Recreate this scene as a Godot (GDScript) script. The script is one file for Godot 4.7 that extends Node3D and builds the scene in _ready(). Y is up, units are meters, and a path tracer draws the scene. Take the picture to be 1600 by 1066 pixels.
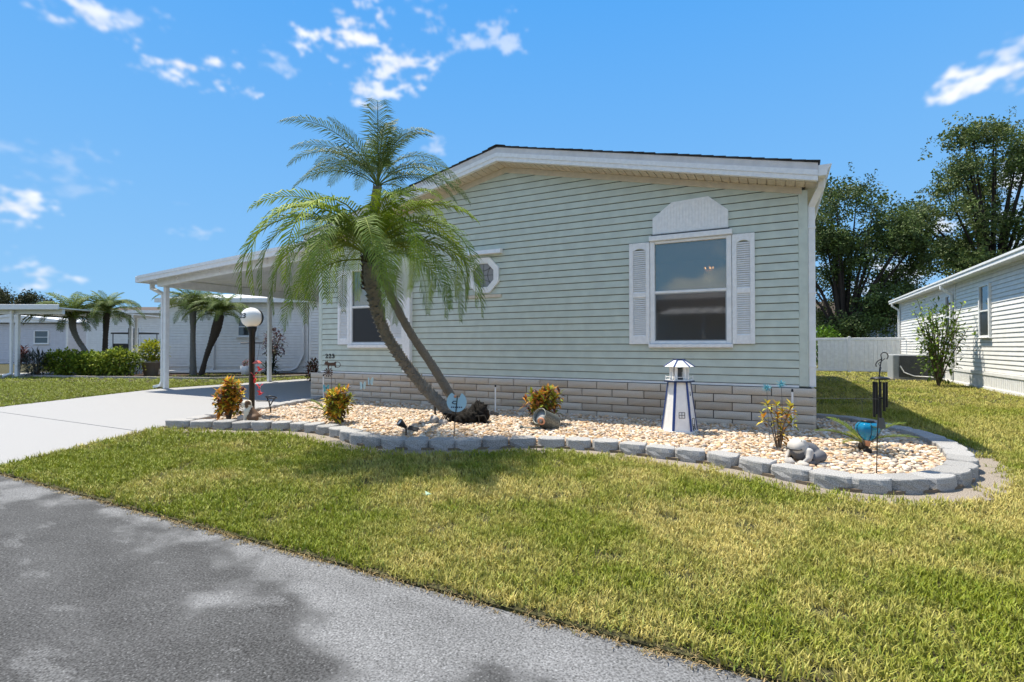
extends Node3D
# Green mobile home with a gravel bed, lighthouse ornament and leaning pygmy date palm, seen from the street.
# World: facade in the plane z = 0, right corner at x = 0, house behind at z < 0, street at z > 5.4.

const EXPO := 1.95
const EYE := Vector3(-0.32, 1.05, 7.23)
var M := {}
var rng := RandomNumberGenerator.new()
var used := {}
var field := FastNoiseLite.new()

# ------------------------------------------------------------------ nodes
func numbered(n: String) -> String:
	var k: int = used.get(n, 0)
	used[n] = k + 1
	return n if k == 0 else "%s_%03d" % [n, k]

func tag(o: Node, label: String, category: String, group := "") -> Node:
	o.set_meta("label", label)
	o.set_meta("category", category)
	if group != "":
		o.set_meta("group", group)
	return o

func thing(called: String, label: String, category: String, at := Vector3.ZERO, turn := 0.0, group := "") -> Node3D:
	var o := Node3D.new()
	o.name = numbered(called)
	add_child(o)
	o.position = at
	o.rotation.y = turn
	tag(o, label, category, group)
	return o

func put(parent: Node, called: String, shape, m: Material, at := Transform3D.IDENTITY) -> MeshInstance3D:
	var o := MeshInstance3D.new()
	o.name = numbered(called) if parent == self else called
	o.mesh = done(shape) if shape is SurfaceTool else shape
	o.material_override = m
	o.transform = at
	parent.add_child(o, true)
	return o

func ground_sheet(called: String, shape, m: Material) -> MeshInstance3D:
	var o := put(self, called, shape, m)
	o.set_meta("kind", "structure")
	return o

func scatter(parent: Node, called: String, mesh: Mesh, m: Material, where: Array, tints: Array, stuff := true) -> MultiMeshInstance3D:
	var mm := MultiMesh.new()
	mm.transform_format = MultiMesh.TRANSFORM_3D
	mm.use_colors = true
	mm.mesh = mesh
	mm.instance_count = where.size()
	for i in where.size():
		mm.set_instance_transform(i, where[i])
		mm.set_instance_color(i, tints[i])
	var o := MultiMeshInstance3D.new()
	o.name = numbered(called) if parent == self else called
	o.multimesh = mm
	o.material_override = m
	parent.add_child(o, true)
	if stuff:
		o.set_meta("kind", "stuff")
	return o

# ------------------------------------------------------------------ shapes
func mb() -> SurfaceTool:
	var s := SurfaceTool.new()
	s.begin(Mesh.PRIMITIVE_TRIANGLES)
	s.set_smooth_group(-1)
	return s

func done(s: SurfaceTool) -> ArrayMesh:
	s.generate_normals()
	return s.commit()

func tri(s: SurfaceTool, a: Vector3, b: Vector3, c: Vector3) -> void:
	s.add_vertex(a); s.add_vertex(b); s.add_vertex(c)

func quad(s: SurfaceTool, a: Vector3, b: Vector3, c: Vector3, d: Vector3) -> void:
	tri(s, a, b, c); tri(s, a, c, d)

func box(s: SurfaceTool, lo: Vector3, hi: Vector3, t := Transform3D.IDENTITY) -> void:
	var p := []
	for i in 8:
		p.append(t * Vector3(hi.x if i & 1 else lo.x, hi.y if i & 2 else lo.y, hi.z if i & 4 else lo.z))
	for f in [[4, 6, 7, 5], [0, 1, 3, 2], [2, 3, 7, 6], [0, 4, 5, 1], [1, 5, 7, 3], [0, 2, 6, 4]]:
		quad(s, p[f[0]], p[f[1]], p[f[2]], p[f[3]])

# box with chamfered edges along x, y and z
func cbox(s: SurfaceTool, lo: Vector3, hi: Vector3, b: float, t := Transform3D.IDENTITY) -> void:
	var c := (lo + hi) / 2.0
	var h := (hi - lo) / 2.0
	var g := func(sx: float, sy: float, sz: float, ax: int) -> Vector3:
		var v := Vector3(sx * (h.x if ax == 0 else h.x - b), sy * (h.y if ax == 1 else h.y - b), sz * (h.z if ax == 2 else h.z - b))
		return t * (c + v)
	for k in [-1.0, 1.0]:
		quad(s, g.call(k, -1, -k, 0), g.call(k, -1, k, 0), g.call(k, 1, k, 0), g.call(k, 1, -k, 0))
		quad(s, g.call(-k, k, -1, 1), g.call(k, k, -1, 1), g.call(k, k, 1, 1), g.call(-k, k, 1, 1))
		quad(s, g.call(k, -1, k, 2), g.call(-k, -1, k, 2), g.call(-k, 1, k, 2), g.call(k, 1, k, 2))
		for j in [-1.0, 1.0]:
			quad(s, g.call(k, j, -1, 0), g.call(k, j, 1, 0), g.call(k, j, 1, 1), g.call(k, j, -1, 1))
			quad(s, g.call(k, -1, j, 0), g.call(k, 1, j, 0), g.call(k, 1, j, 2), g.call(k, -1, j, 2))
			quad(s, g.call(-1, k, j, 1), g.call(1, k, j, 1), g.call(1, k, j, 2), g.call(-1, k, j, 2))
			for l in [-1.0, 1.0]:
				tri(s, g.call(k, j, l, 0), g.call(k, j, l, 1), g.call(k, j, l, 2))

func frame_of(dir: Vector3) -> Basis:
	var y := dir.normalized()
	var x := (Vector3.RIGHT if absf(y.x) < 0.8 else Vector3.FORWARD)
	var z := x.cross(y).normalized()
	x = y.cross(z).normalized()
	return Basis(x, y, z)

# tube through points with a radius at each; smooth
func tube(s: SurfaceTool, pts: Array, radii, sides := 8, caps := true) -> void:
	s.set_smooth_group(0)
	var rings := []
	var prev := Basis.IDENTITY
	for i in pts.size():
		var d: Vector3 = (pts[mini(i + 1, pts.size() - 1)] - pts[maxi(i - 1, 0)])
		var b := frame_of(d)
		if i > 0:
			var y := d.normalized()
			var z := prev.x.cross(y).normalized()
			b = Basis(y.cross(z).normalized(), y, z)
		prev = b
		var r: float = radii[i] if radii is Array else radii
		var ring := []
		for k in sides:
			var a := TAU * k / sides
			ring.append(pts[i] + (b.x * cos(a) + b.z * sin(a)) * r)
		rings.append(ring)
	for i in pts.size() - 1:
		for k in sides:
			var j := (k + 1) % sides
			quad(s, rings[i][k], rings[i + 1][k], rings[i + 1][j], rings[i][j])
	if caps:
		s.set_smooth_group(-1)
		for k in range(1, sides - 1):
			tri(s, rings[0][0], rings[0][k], rings[0][k + 1])
			tri(s, rings[-1][0], rings[-1][k + 1], rings[-1][k])

# surface of revolution about y; profile of Vector2(radius, height)
func lathe(s: SurfaceTool, prof: Array, sides := 16, t := Transform3D.IDENTITY, smooth := true) -> void:
	s.set_smooth_group(0 if smooth else -1)
	for i in prof.size() - 1:
		for k in sides:
			var a0 := TAU * k / sides
			var a1 := TAU * (k + 1) / sides
			var p: Vector2 = prof[i]
			var q: Vector2 = prof[i + 1]
			var A := t * Vector3(p.x * cos(a0), p.y, p.x * sin(a0))
			var B := t * Vector3(p.x * cos(a1), p.y, p.x * sin(a1))
			var C := t * Vector3(q.x * cos(a1), q.y, q.x * sin(a1))
			var D := t * Vector3(q.x * cos(a0), q.y, q.x * sin(a0))
			if p.x > 1e-5: tri(s, A, C, B)
			if q.x > 1e-5: tri(s, A, D, C)
	s.set_smooth_group(-1)

func ball(s: SurfaceTool, r: Vector3, t := Transform3D.IDENTITY, seg := 12) -> void:
	var prof := []
	for i in seg / 2 + 1:
		var a := PI * i / (seg / 2) - PI / 2
		prof.append(Vector2(maxf(cos(a), 0.0), sin(a)))
	lathe(s, prof, seg, t * Transform3D(Basis.from_scale(r), Vector3.ZERO))

# polygon (x, y) extruded from z0 to z1
func prism(s: SurfaceTool, poly: Array, z0: float, z1: float, t := Transform3D.IDENTITY) -> void:
	var pv := PackedVector2Array(poly)
	var idx := Geometry2D.triangulate_polygon(pv)
	var cw := Geometry2D.is_polygon_clockwise(pv)
	for i in range(0, idx.size(), 3):
		var a: Vector2 = pv[idx[i]]
		var b: Vector2 = pv[idx[i + 1]]
		var c: Vector2 = pv[idx[i + 2]]
		if (b - a).cross(c - a) > 0:
			var k := b
			b = c
			c = k
		tri(s, t * Vector3(a.x, a.y, z1), t * Vector3(b.x, b.y, z1), t * Vector3(c.x, c.y, z1))
		tri(s, t * Vector3(a.x, a.y, z0), t * Vector3(c.x, c.y, z0), t * Vector3(b.x, b.y, z0))
	for i in pv.size():
		var a: Vector2 = pv[i]
		var b: Vector2 = pv[(i + 1) % pv.size()]
		if cw:
			quad(s, t * Vector3(a.x, a.y, z1), t * Vector3(a.x, a.y, z0), t * Vector3(b.x, b.y, z0), t * Vector3(b.x, b.y, z1))
		else:
			quad(s, t * Vector3(a.x, a.y, z0), t * Vector3(a.x, a.y, z1), t * Vector3(b.x, b.y, z1), t * Vector3(b.x, b.y, z0))

# flat polygon in (x, z) laid at height y with thickness down
func slab(s: SurfaceTool, poly: Array, y0: float, y1: float) -> void:
	var p := []
	for q in poly: p.append(Vector2(q.x, -q.y))
	prism(s, p, y0, y1, Transform3D(Basis(Vector3.RIGHT, Vector3(0, 0, -1), Vector3.UP), Vector3.ZERO))

func ring_poly(n: int, r: float, turn := 0.0, sx := 1.0, sy := 1.0) -> Array:
	var p := []
	for k in n:
		var a := turn + TAU * k / n
		p.append(Vector2(cos(a) * r * sx, sin(a) * r * sy))
	return p

# ------------------------------------------------------------------ materials
func ramp(a: Color, b: Color, c: Color, o := [0.25, 0.5, 0.75]) -> Gradient:
	var g := Gradient.new()
	g.offsets = PackedFloat32Array(o)
	g.colors = PackedColorArray([a, b, c])
	return g

func ntex(freq: float, lo: float, hi: float, seed_: int, size := 512, kind := FastNoiseLite.TYPE_SIMPLEX_SMOOTH, oct := 4) -> NoiseTexture2D:
	var n := FastNoiseLite.new()
	n.noise_type = kind
	n.frequency = freq
	n.seed = seed_
	n.fractal_octaves = oct
	var t := NoiseTexture2D.new()
	t.width = size
	t.height = size
	t.seamless = true
	t.noise = n
	var m := (lo + hi) / 2.0
	t.color_ramp = ramp(Color(lo, lo, lo), Color(m, m, m), Color(hi, hi, hi))
	return t

# colour in linear reflectance; tex multiplies it, bump is a relief of bs centimetres
func mat(key: String, r: float, g: float, b: float, rough := 0.7, tex: Texture2D = null, scale := 1.0, bump: Texture2D = null, bs := 0.2) -> StandardMaterial3D:
	var m := StandardMaterial3D.new()
	m.resource_name = key
	m.albedo_color = Color(r, g, b).linear_to_srgb()
	m.roughness = rough
	m.metallic_specular = 0.4
	m.cull_mode = BaseMaterial3D.CULL_DISABLED
	if tex or bump:
		m.uv1_triplanar = true
		m.uv1_world_triplanar = true
		m.uv1_scale = Vector3(scale, scale, scale)
	if tex: m.albedo_texture = tex
	if bump:
		m.heightmap_enabled = true
		m.heightmap_texture = bump
		m.heightmap_scale = bs
	M[key] = m
	return m

func tinted(key: String, rough := 0.75, back := 0.0) -> StandardMaterial3D:
	var m := mat(key, 1, 1, 1, rough)
	m.vertex_color_use_as_albedo = true
	if back > 0.0:
		m.backlight_enabled = true
		m.backlight = Color(back, back, back).linear_to_srgb()
	return m

func materials() -> void:
	var grain := ntex(0.09, 0.80, 1.0, 1)
	var cloudy := ntex(0.012, 0.955, 1.0, 2)
	var fine := ntex(0.22, 0.55, 1.0, 3, 512, FastNoiseLite.TYPE_SIMPLEX_SMOOTH, 3)
	var lumps := ntex(0.05, 0.0, 1.0, 4)
	var pits := ntex(0.16, 0.0, 1.0, 5, 512, FastNoiseLite.TYPE_SIMPLEX_SMOOTH, 4)
	var streak := ntex(0.02, 0.965, 1.0, 6)
	mat("sage", 0.565, 0.62, 0.54, 0.42, cloudy, 0.7, ntex(0.006, 0.0, 1.0, 4, 512, FastNoiseLite.TYPE_SIMPLEX_SMOOTH, 2), 0.1)
	mat("sage_trim", 0.575, 0.63, 0.555, 0.42, cloudy, 0.9)
	mat("white_vinyl", 0.85, 0.85, 0.84, 0.4, cloudy, 0.8)
	mat("white_paint", 0.85, 0.85, 0.84, 0.38, streak, 1.3)
	mat("white_metal", 0.84, 0.84, 0.83, 0.35, streak, 0.6)
	mat("beige", 0.66, 0.58, 0.46, 0.5, cloudy, 1.0)
	mat("drip", 0.72, 0.68, 0.65, 0.45, cloudy, 1.0)
	mat("grey_siding", 0.62, 0.62, 0.66, 0.5, cloudy, 0.6)
	mat("pale_siding", 0.80, 0.79, 0.76, 0.45, cloudy, 0.6)
	mat("interior", 0.30, 0.29, 0.27, 0.8)
	mat("shingle", 0.085, 0.085, 0.09, 0.9, fine, 2.0, pits, 0.15)
	mat("brown_shingle", 0.13, 0.095, 0.075, 0.9, fine, 1.0)
	mat("brick_a", 0.72, 0.62, 0.50, 0.85, grain, 3.0, pits, 0.13)
	mat("brick_b", 0.62, 0.515, 0.40, 0.85, grain, 3.3, pits, 0.13)
	mat("brick_c", 0.75, 0.665, 0.555, 0.85, grain, 2.7, pits, 0.13)
	mat("mortar", 0.085, 0.075, 0.065, 0.95, grain, 4.0)
	mat("block", 0.50, 0.495, 0.485, 0.9, ntex(0.07, 0.70, 1.0, 8), 2.5, pits, 0.16)
	mat("block_b", 0.44, 0.435, 0.425, 0.9, ntex(0.07, 0.70, 1.0, 9), 2.2, pits, 0.16)
	mat("concrete", 0.41, 0.41, 0.415, 0.8, ntex(0.2, 0.72, 1.0, 10, 1024, FastNoiseLite.TYPE_SIMPLEX_SMOOTH, 3), 1.1, pits, 0.03)
	mat("kerb", 0.45, 0.42, 0.38, 0.9, grain, 2.0)
	mat("joint", 0.12, 0.115, 0.11, 0.95)
	mat("soil", 0.10, 0.095, 0.032, 0.95, ntex(0.06, 0.45, 1.0, 11), 1.2, pits, 0.3)
	mat("sand", 0.40, 0.345, 0.285, 0.95, ntex(0.06, 0.62, 1.0, 12, 1024), 1.5, pits, 0.15)
	mat("gravel_base", 0.30, 0.24, 0.175, 0.95, fine, 2.0, pits, 0.2)
	mat("mulch", 0.085, 0.05, 0.032, 0.95, fine, 1.5, pits, 0.3)
	mat("black_metal", 0.016, 0.016, 0.018, 0.4, grain, 4.0)
	mat("black_plastic", 0.02, 0.02, 0.022, 0.35)
	mat("grey_metal", 0.34, 0.36, 0.37, 0.45, cloudy, 1.5)
	mat("dark_grey", 0.10, 0.105, 0.11, 0.5, cloudy, 1.5)
	mat("blue_paint", 0.022, 0.055, 0.21, 0.4)
	mat("navy", 0.02, 0.035, 0.09, 0.4)
	mat("globe", 0.86, 0.85, 0.82, 0.22)
	mat("red", 0.75, 0.05, 0.06, 0.35)
	mat("coral", 0.72, 0.16, 0.12, 0.4)
	mat("sky_blue", 0.42, 0.62, 0.72, 0.4)
	mat("teal", 0.10, 0.35, 0.46, 0.45)
	mat("rust", 0.11, 0.065, 0.045, 0.7, grain, 6.0)
	mat("copper", 0.60, 0.30, 0.18, 0.45)
	mat("terracotta", 0.55, 0.46, 0.38, 0.85, grain, 3.0)
	mat("can_metal", 0.27, 0.29, 0.26, 0.5, ntex(0.03, 0.6, 1.0, 14), 3.0)
	M.can_metal.metallic = 0.35
	mat("bark", 0.37, 0.36, 0.325, 0.95, ntex(0.08, 0.40, 1.0, 15), 4.0, pits, 0.25)
	mat("dark_bark", 0.10, 0.08, 0.062, 0.95, fine, 6.0, pits, 0.25)
	mat("root", 0.028, 0.024, 0.02, 0.95, fine, 6.0, pits, 0.4)
	mat("oak_bark", 0.075, 0.06, 0.05, 0.95, fine, 2.0)
	mat("twig", 0.16, 0.12, 0.085, 0.9)
	mat("rock", 0.62, 0.58, 0.53, 0.85, ntex(0.05, 0.7, 1.0, 16), 5.0, pits, 0.12)
	tinted("grass", 0.6, 0.35)
	tinted("leaf", 0.62, 0.4).metallic_specular = 0.28
	tinted("tree_leaf", 0.6, 0.35)
	tinted("pebble", 0.75)
	tinted("figure", 0.7)
	var g := mat("window_glass", 0.24, 0.275, 0.26, 0.02)
	g.metallic = 0.45
	g.metallic_specular = 0.7
	g.transparency = BaseMaterial3D.TRANSPARENCY_ALPHA
	g.albedo_color.a = 0.55
	var lg := mat("lower_glass", 0.045, 0.05, 0.05, 0.04)
	lg.metallic_specular = 0.75
	lg.transparency = BaseMaterial3D.TRANSPARENCY_ALPHA
	lg.albedo_color.a = 0.5
	var d := mat("dark_glass", 0.05, 0.055, 0.06, 0.05)
	d.metallic_specular = 0.7
	mat("groove_shade", 0.13, 0.14, 0.13, 0.95)  # wall backing coloured dark to paint shade lines into the siding gaps
	var og := mat("leaded_glass", 0.15, 0.155, 0.16, 0.12)
	og.metallic_specular = 0.7
	var sc := mat("screen_mesh", 0.025, 0.026, 0.028, 0.35)
	sc.metallic_specular = 0.4
	var bl := mat("blue_glass", 0.0, 0.26, 0.50, 0.06)
	bl.transparency = BaseMaterial3D.TRANSPARENCY_ALPHA
	bl.albedo_color.a = 0.6
	var bulb := mat("bulb", 1.0, 0.8, 0.5, 0.4)
	bulb.emission_enabled = true
	bulb.emission = Color(1.0, 0.72, 0.4)
	bulb.emission_energy_multiplier = 6.0

# ------------------------------------------------------------------ sky: air and clouds
func sky_picture() -> Image:
	var w := 2048
	var h := 1024
	var im := Image.create(w, h, false, Image.FORMAT_RGBF)
	var fbm := FastNoiseLite.new()
	fbm.seed = 21
	fbm.noise_type = FastNoiseLite.TYPE_SIMPLEX_SMOOTH
	fbm.frequency = 1.0
	fbm.fractal_octaves = 6
	fbm.fractal_gain = 0.55
	# clouds in view: azimuth and height in degrees, half width, half height, strength
	var seen := [[-59.5, 25.1, 3.8, 1.6, 1.0], [-67.4, 26.5, 2.6, 1.0, 0.85], [-45.1, 30.4, 5.5, 2.3, 1.0], [-40.1, 28.6, 4.2, 1.8, 0.9], [-44.1, 26.1, 3.0, 1.1, 0.85], [-38.1, 27.5, 1.8, 1.0, 0.8], [-36.0, 32.3, 2.8, 3.5, 0.6], [-32.1, 30.5, 4.3, 1.1, 0.5], [-28.9, 31.8, 2.9, 1.4, 0.5], [-51.7, 26.7, 1.7, 1.0, 0.4], [-71.9, 11.2, 1.8, 1.3, 0.95], [-71.7, 8.0, 1.5, 0.6, 0.7], [-70.2, 5.5, 2.4, 0.9, 0.8], [15.5, 21.2, 3.5, 1.4, 1.0], [17.2, 22.3, 2.2, 1.3, 0.7], [12.7, 23.8, 1.2, 0.8, 0.4], [17.2, 12.6, 2.0, 2.5, 0.9], [16.1, 10.1, 3.1, 1.6, 0.8], [9.9, 6.9, 2.3, 1.5, 0.9], [6.1, 6.1, 3.0, 1.2, 0.6], [-58.9, 10.7, 1.6, 0.6, 0.35], [-36.0, 21.4, 1.1, 0.8, 0.4], [-64.3, 27.1, 2.3, 1.1, 0.4], [-69.0, 15.8, 3.2, 1.1, 0.25], [-68.2, 13.4, 4.9, 0.8, 0.2]]
	for j in h:
		var up := PI / 2 - PI * (j + 0.5) / h
		var e := rad_to_deg(up)
		var s := clampf(e / 40.0, 0.0, 1.0)
		var low := Color(0.37, 0.67, 0.96)
		var mid := Color(0.075, 0.38, 0.93)
		var high := Color(0.05, 0.24, 0.70)
		var base := low.lerp(mid, pow(s, 0.62)).lerp(high, smoothstep(38.0, 85.0, e))
		for i in w:
			var az := TAU * (i + 0.5) / w
			var col := base
			if e > 0.0:
				var dir := Vector3(sin(az) * cos(up), sin(up), -cos(az) * cos(up))
				var az_d := rad_to_deg(az)
				if az_d > 180.0: az_d -= 360.0
				var n := fbm.get_noise_3d(dir.x * 3.0, dir.y * 6.0, dir.z * 3.0)
				var n2 := fbm.get_noise_3d(dir.x * 11.0 + 7.0, dir.y * 24.0, dir.z * 11.0)
				var n3 := fbm.get_noise_3d(dir.x * 34.0 + 3.0, dir.y * 62.0, dir.z * 34.0)
				# cumulus the panes mirror, thickened outside the view as added fill light for facade
				var off := absf(wrapf(az_d + 27.45, -180.0, 180.0))
				var open := smoothstep(48.0, 85.0, off)
				open = maxf(open, smoothstep(36.0, 55.0, e))
				var a := smoothstep(-0.16, 0.30, n + 0.30 * n2 + 0.16 * n3 + 0.16 * smoothstep(30.0, 8.0, e)) * open
				for c in seen:
					var dx: float = wrapf(az_d - c[0], -180.0, 180.0) / c[2]
					var dy: float = (e - c[1]) / c[3]
					var q := dx * dx + dy * dy
					if q < 3.0:
						a = maxf(a, smoothstep(0.0, 1.55, (0.85 - 0.9 * sqrt(q)) + n2 * 2.4 + n3 * 1.5 + n * 0.4) * c[4])
				a *= smoothstep(0.0, 5.0, e)
				if a > 0.0:
					var bright := 1.0 + 0.25 * n2
					col = base.lerp(Color(bright * 0.97, bright * 0.98, bright * 1.02), a * 0.92)
			im.set_pixel(i, j, Color(col.r / EXPO, col.g / EXPO, col.b / EXPO))
	return im

func light_and_camera() -> void:
	var cam := Camera3D.new()
	cam.name = "camera"
	cam.position = EYE
	cam.rotation = Vector3(0.0112, deg_to_rad(27.45), 0)
	cam.fov = 67.35
	cam.near = 0.05
	cam.far = 600.0
	add_child(cam)
	var env := Environment.new()
	env.background_mode = Environment.BG_SKY
	var sky := Sky.new()
	var pano := PanoramaSkyMaterial.new()
	pano.panorama = ImageTexture.create_from_image(sky_picture())
	sky.sky_material = pano
	env.sky = sky
	env.tonemap_mode = Environment.TONE_MAPPER_LINEAR
	env.tonemap_exposure = EXPO
	env.sdfgi_enabled = true
	env.ssao_enabled = true
	env.ssil_enabled = true
	var we := WorldEnvironment.new()
	we.name = "world_environment"
	we.environment = env
	add_child(we)
	var sun := DirectionalLight3D.new()
	sun.name = "sun"
	sun.light_energy = 1.3
	sun.light_color = Color(1.0, 0.965, 0.9)
	sun.light_angular_distance = 0.6
	sun.shadow_enabled = true
	add_child(sun)
	sun.look_at_from_position(Vector3(-0.42, 1.0, -0.12) * 30.0, Vector3.ZERO, Vector3.BACK)

# ------------------------------------------------------------------ outlines on the ground, (x, z)
const FRONT := [Vector2(-7.32, 3.47), Vector2(-6.97, 3.36), Vector2(-6.69, 3.24), Vector2(-6.42, 3.165), Vector2(-6.17, 3.08), Vector2(-5.94, 2.965), Vector2(-5.72, 2.87), Vector2(-5.50, 2.84), Vector2(-5.28, 2.85), Vector2(-5.02, 2.895), Vector2(-4.76, 2.975), Vector2(-4.49, 3.10), Vector2(-4.22, 3.185), Vector2(-3.96, 3.19), Vector2(-3.70, 3.13), Vector2(-3.46, 3.03), Vector2(-3.205, 2.92), Vector2(-2.985, 2.745), Vector2(-2.775, 2.56), Vector2(-2.53, 2.42), Vector2(-2.26, 2.33), Vector2(-2.0, 2.285), Vector2(-1.73, 2.285), Vector2(-1.46, 2.33), Vector2(-1.18, 2.36), Vector2(-0.91, 2.385), Vector2(-0.65, 2.475), Vector2(-0.40, 2.63), Vector2(-0.13, 2.775), Vector2(0.15, 2.84), Vector2(0.42, 2.77), Vector2(0.665, 2.59), Vector2(0.87, 2.36)]
const BACK := [Vector2(0.87, 2.36), Vector2(1.02, 2.08), Vector2(1.12, 1.78), Vector2(1.19, 1.47), Vector2(1.23, 1.15), Vector2(1.25, 0.83), Vector2(1.24, 0.50), Vector2(1.20, 0.18), Vector2(1.09, -0.13), Vector2(0.97, -0.42), Vector2(0.85, -0.70), Vector2(0.68, -0.97), Vector2(0.46, -1.16), Vector2(0.16, -1.24)]
const SIDE := [Vector2(-7.34, 3.20), Vector2(-7.43, 2.90), Vector2(-7.50, 2.60), Vector2(-7.55, 2.30), Vector2(-7.61, 2.0), Vector2(-7.70, 1.70), Vector2(-7.80, 1.40), Vector2(-7.90, 1.10), Vector2(-8.0, 0.80), Vector2(-8.10, 0.50), Vector2(-8.27, 0.24)]
var bed := PackedVector2Array()
var bed_sand := PackedVector2Array()
var drive := PackedVector2Array([Vector2(-6.30, 5.46), Vector2(-7.40, 3.52), Vector2(-7.53, 2.9), Vector2(-7.66, 2.3), Vector2(-7.80, 1.7), Vector2(-8.20, 0.5), Vector2(-8.56, 0.06), Vector2(-8.56, -14), Vector2(-13.9, -14), Vector2(-13.9, 0.1), Vector2(-12.24, 3.46), Vector2(-11.3, 5.46)])

func on_lawn(p: Vector2) -> bool:
	if p.y > 5.40: return false
	if Geometry2D.is_point_in_polygon(p, bed_sand): return false
	if p.x < -6.0 and p.x > -14.0 and Geometry2D.is_point_in_polygon(p, drive): return false
	if p.x > -8.5 and p.x < 0.12 and p.y < 0.3: return false
	if p.x > 4.15 and p.y < 0.0: return false
	return true

func setting() -> void:
	for p in FRONT: bed.append(p)
	for p in BACK: bed.append(p)
	bed.append_array(PackedVector2Array([Vector2(0.1, -1.24), Vector2(0.1, 0.03), Vector2(-8.42, 0.03)]))
	for i in SIDE.size(): bed.append(SIDE[SIDE.size() - 1 - i])
	bed_sand = Geometry2D.offset_polygon(bed, 0.07, Geometry2D.JOIN_ROUND)[0]
	var s := mb()
	quad(s, Vector3(-300, -0.06, -300), Vector3(300, -0.06, -300), Vector3(300, -0.06, 300), Vector3(-300, -0.06, 300))
	ground_sheet("ground", s, M.soil)
	# lawn soil, front and right
	s = mb()
	slab(s, [Vector2(-6.26, 5.40), Vector2(-7.38, 3.5), Vector2(-7.38, -0.5), Vector2(0, -0.5), Vector2(0, -17), Vector2(12, -17), Vector2(12, 5.40)], -0.055, 0.0)
	ground_sheet("lawn_soil", s, M.soil)
	s = mb()
	slab(s, [Vector2(-11.32, 5.40), Vector2(-12.26, 3.46), Vector2(-13.94, 0.1), Vector2(-13.94, -30), Vector2(-60, -30), Vector2(-60, 5.40)], -0.055, 0.0)
	ground_sheet("neighbour_lawn_soil", s, M.soil)
	# sandy soil along the edging
	var wide := Geometry2D.offset_polygon(bed, 0.24, Geometry2D.JOIN_ROUND)[0]
	var rough := []
	for p in wide:
		if p.x > -6.9 or p.y > 2.6: rough.append(p)
		else: rough.append(Vector2(maxf(p.x, -7.62), p.y))
	s = mb()
	slab(s, rough, -0.02, 0.006)
	ground_sheet("sand_border", s, M.sand)
	s = mb()
	slab(s, Array(bed), 0.0, 0.03)
	ground_sheet("gravel_bed_base", s, M.gravel_base)
	# street
	ground_sheet("street", street_mesh(), street_material())
	# driveway, two pours with an open joint
	s = mb()
	slab(s, [Vector2(-6.30, 5.44), Vector2(-7.27, 3.745), Vector2(-12.10, 3.745), Vector2(-11.3, 5.44)], -0.05, 0.008)
	ground_sheet("driveway_apron", s, M.concrete)
	s = mb()
	var up := [Vector2(-7.275, 3.735)]
	for i in range(1, 10): up.append(drive[i])
	up.append(Vector2(-12.11, 3.735))
	slab(s, up, -0.05, 0.01)
	ground_sheet("driveway", s, M.concrete)

func street_mesh() -> ArrayMesh:
	var s := mb()
	var nx := 60
	for i in nx:
		for j in 3:
			var q := []
			for c in [[0, 0], [1, 0], [1, 1], [0, 1]]:
				var x = -60.0 + 80.0 * (i + c[0]) / nx
				var zs := [5.36, 5.9, 8.2, 14.0]
				q.append(Vector3(x, -0.014, zs[j + c[1]]))
			for k in [0, 1, 2, 0, 2, 3]:
				s.set_uv(Vector2((q[k].x + 7.3) / 7.8, (q[k].z - 5.3) / 2.9))
				s.add_vertex(q[k])
	return done(s)

func street_material() -> StandardMaterial3D:
	var w := 2048
	var h := 768
	var im := Image.create(w, h, false, Image.FORMAT_RGB8)
	var hm := Image.create(w, h, false, Image.FORMAT_RGB8)
	var n1 := FastNoiseLite.new()
	n1.seed = 5; n1.frequency = 1.1; n1.fractal_octaves = 5
	var n2 := FastNoiseLite.new()
	n2.seed = 6; n2.frequency = 75.0; n2.fractal_octaves = 2
	n2.noise_type = FastNoiseLite.TYPE_SIMPLEX
	var r := RandomNumberGenerator.new()
	r.seed = 77
	for j in h:
		var z := 5.3 + 2.9 * j / h
		for i in w:
			var x := -7.3 + 7.8 * i / w
			var big := n1.get_noise_2d(x * 1.6, z * 2.6)
			var grit := 0.6 * n2.get_noise_2d(x, z) + r.randf_range(-0.4, 0.4)
			# bleached, sand-filled band with a ragged outline along the lawn
			var reach := 0.14 + 0.42 * n1.get_noise_2d(x * 0.9 + 9.0, 3.0) + 0.16 * clampf(x + 3.4, 0.0, 2.5)
			var pale := smoothstep(0.14, -0.14, (z - 5.36) - reach - big * 0.40 + grit * 0.16)
			pale *= 0.78 + 0.3 * big
			pale = maxf(pale, 0.35 * smoothstep(0.30, 0.48, n1.get_noise_2d(x * 1.3 + 40.0, z * 3.5)))
			var v := 0.060 + 0.02 * big + 0.07 * grit
			v = lerpf(v, 0.20 + 0.19 * grit, clampf(pale, 0.0, 1.0) * 0.8)
			if r.randf() < 0.022: v += r.randf_range(0.04, 0.2)
			if r.randf() < 0.02: v *= 0.45
			v = clampf(v, 0.015, 0.5)
			im.set_pixel(i, j, Color(v * 0.98, v, v * 1.035).linear_to_srgb())
			var e := clampf(0.5 + 0.6 * grit, 0.0, 1.0)
			hm.set_pixel(i, j, Color(e, e, e))
	var m := mat("asphalt", 1, 1, 1, 0.85)
	m.albedo_texture = ImageTexture.create_from_image(im)
	m.heightmap_enabled = true
	m.heightmap_texture = ImageTexture.create_from_image(hm)
	m.heightmap_scale = 0.12
	return m

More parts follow.
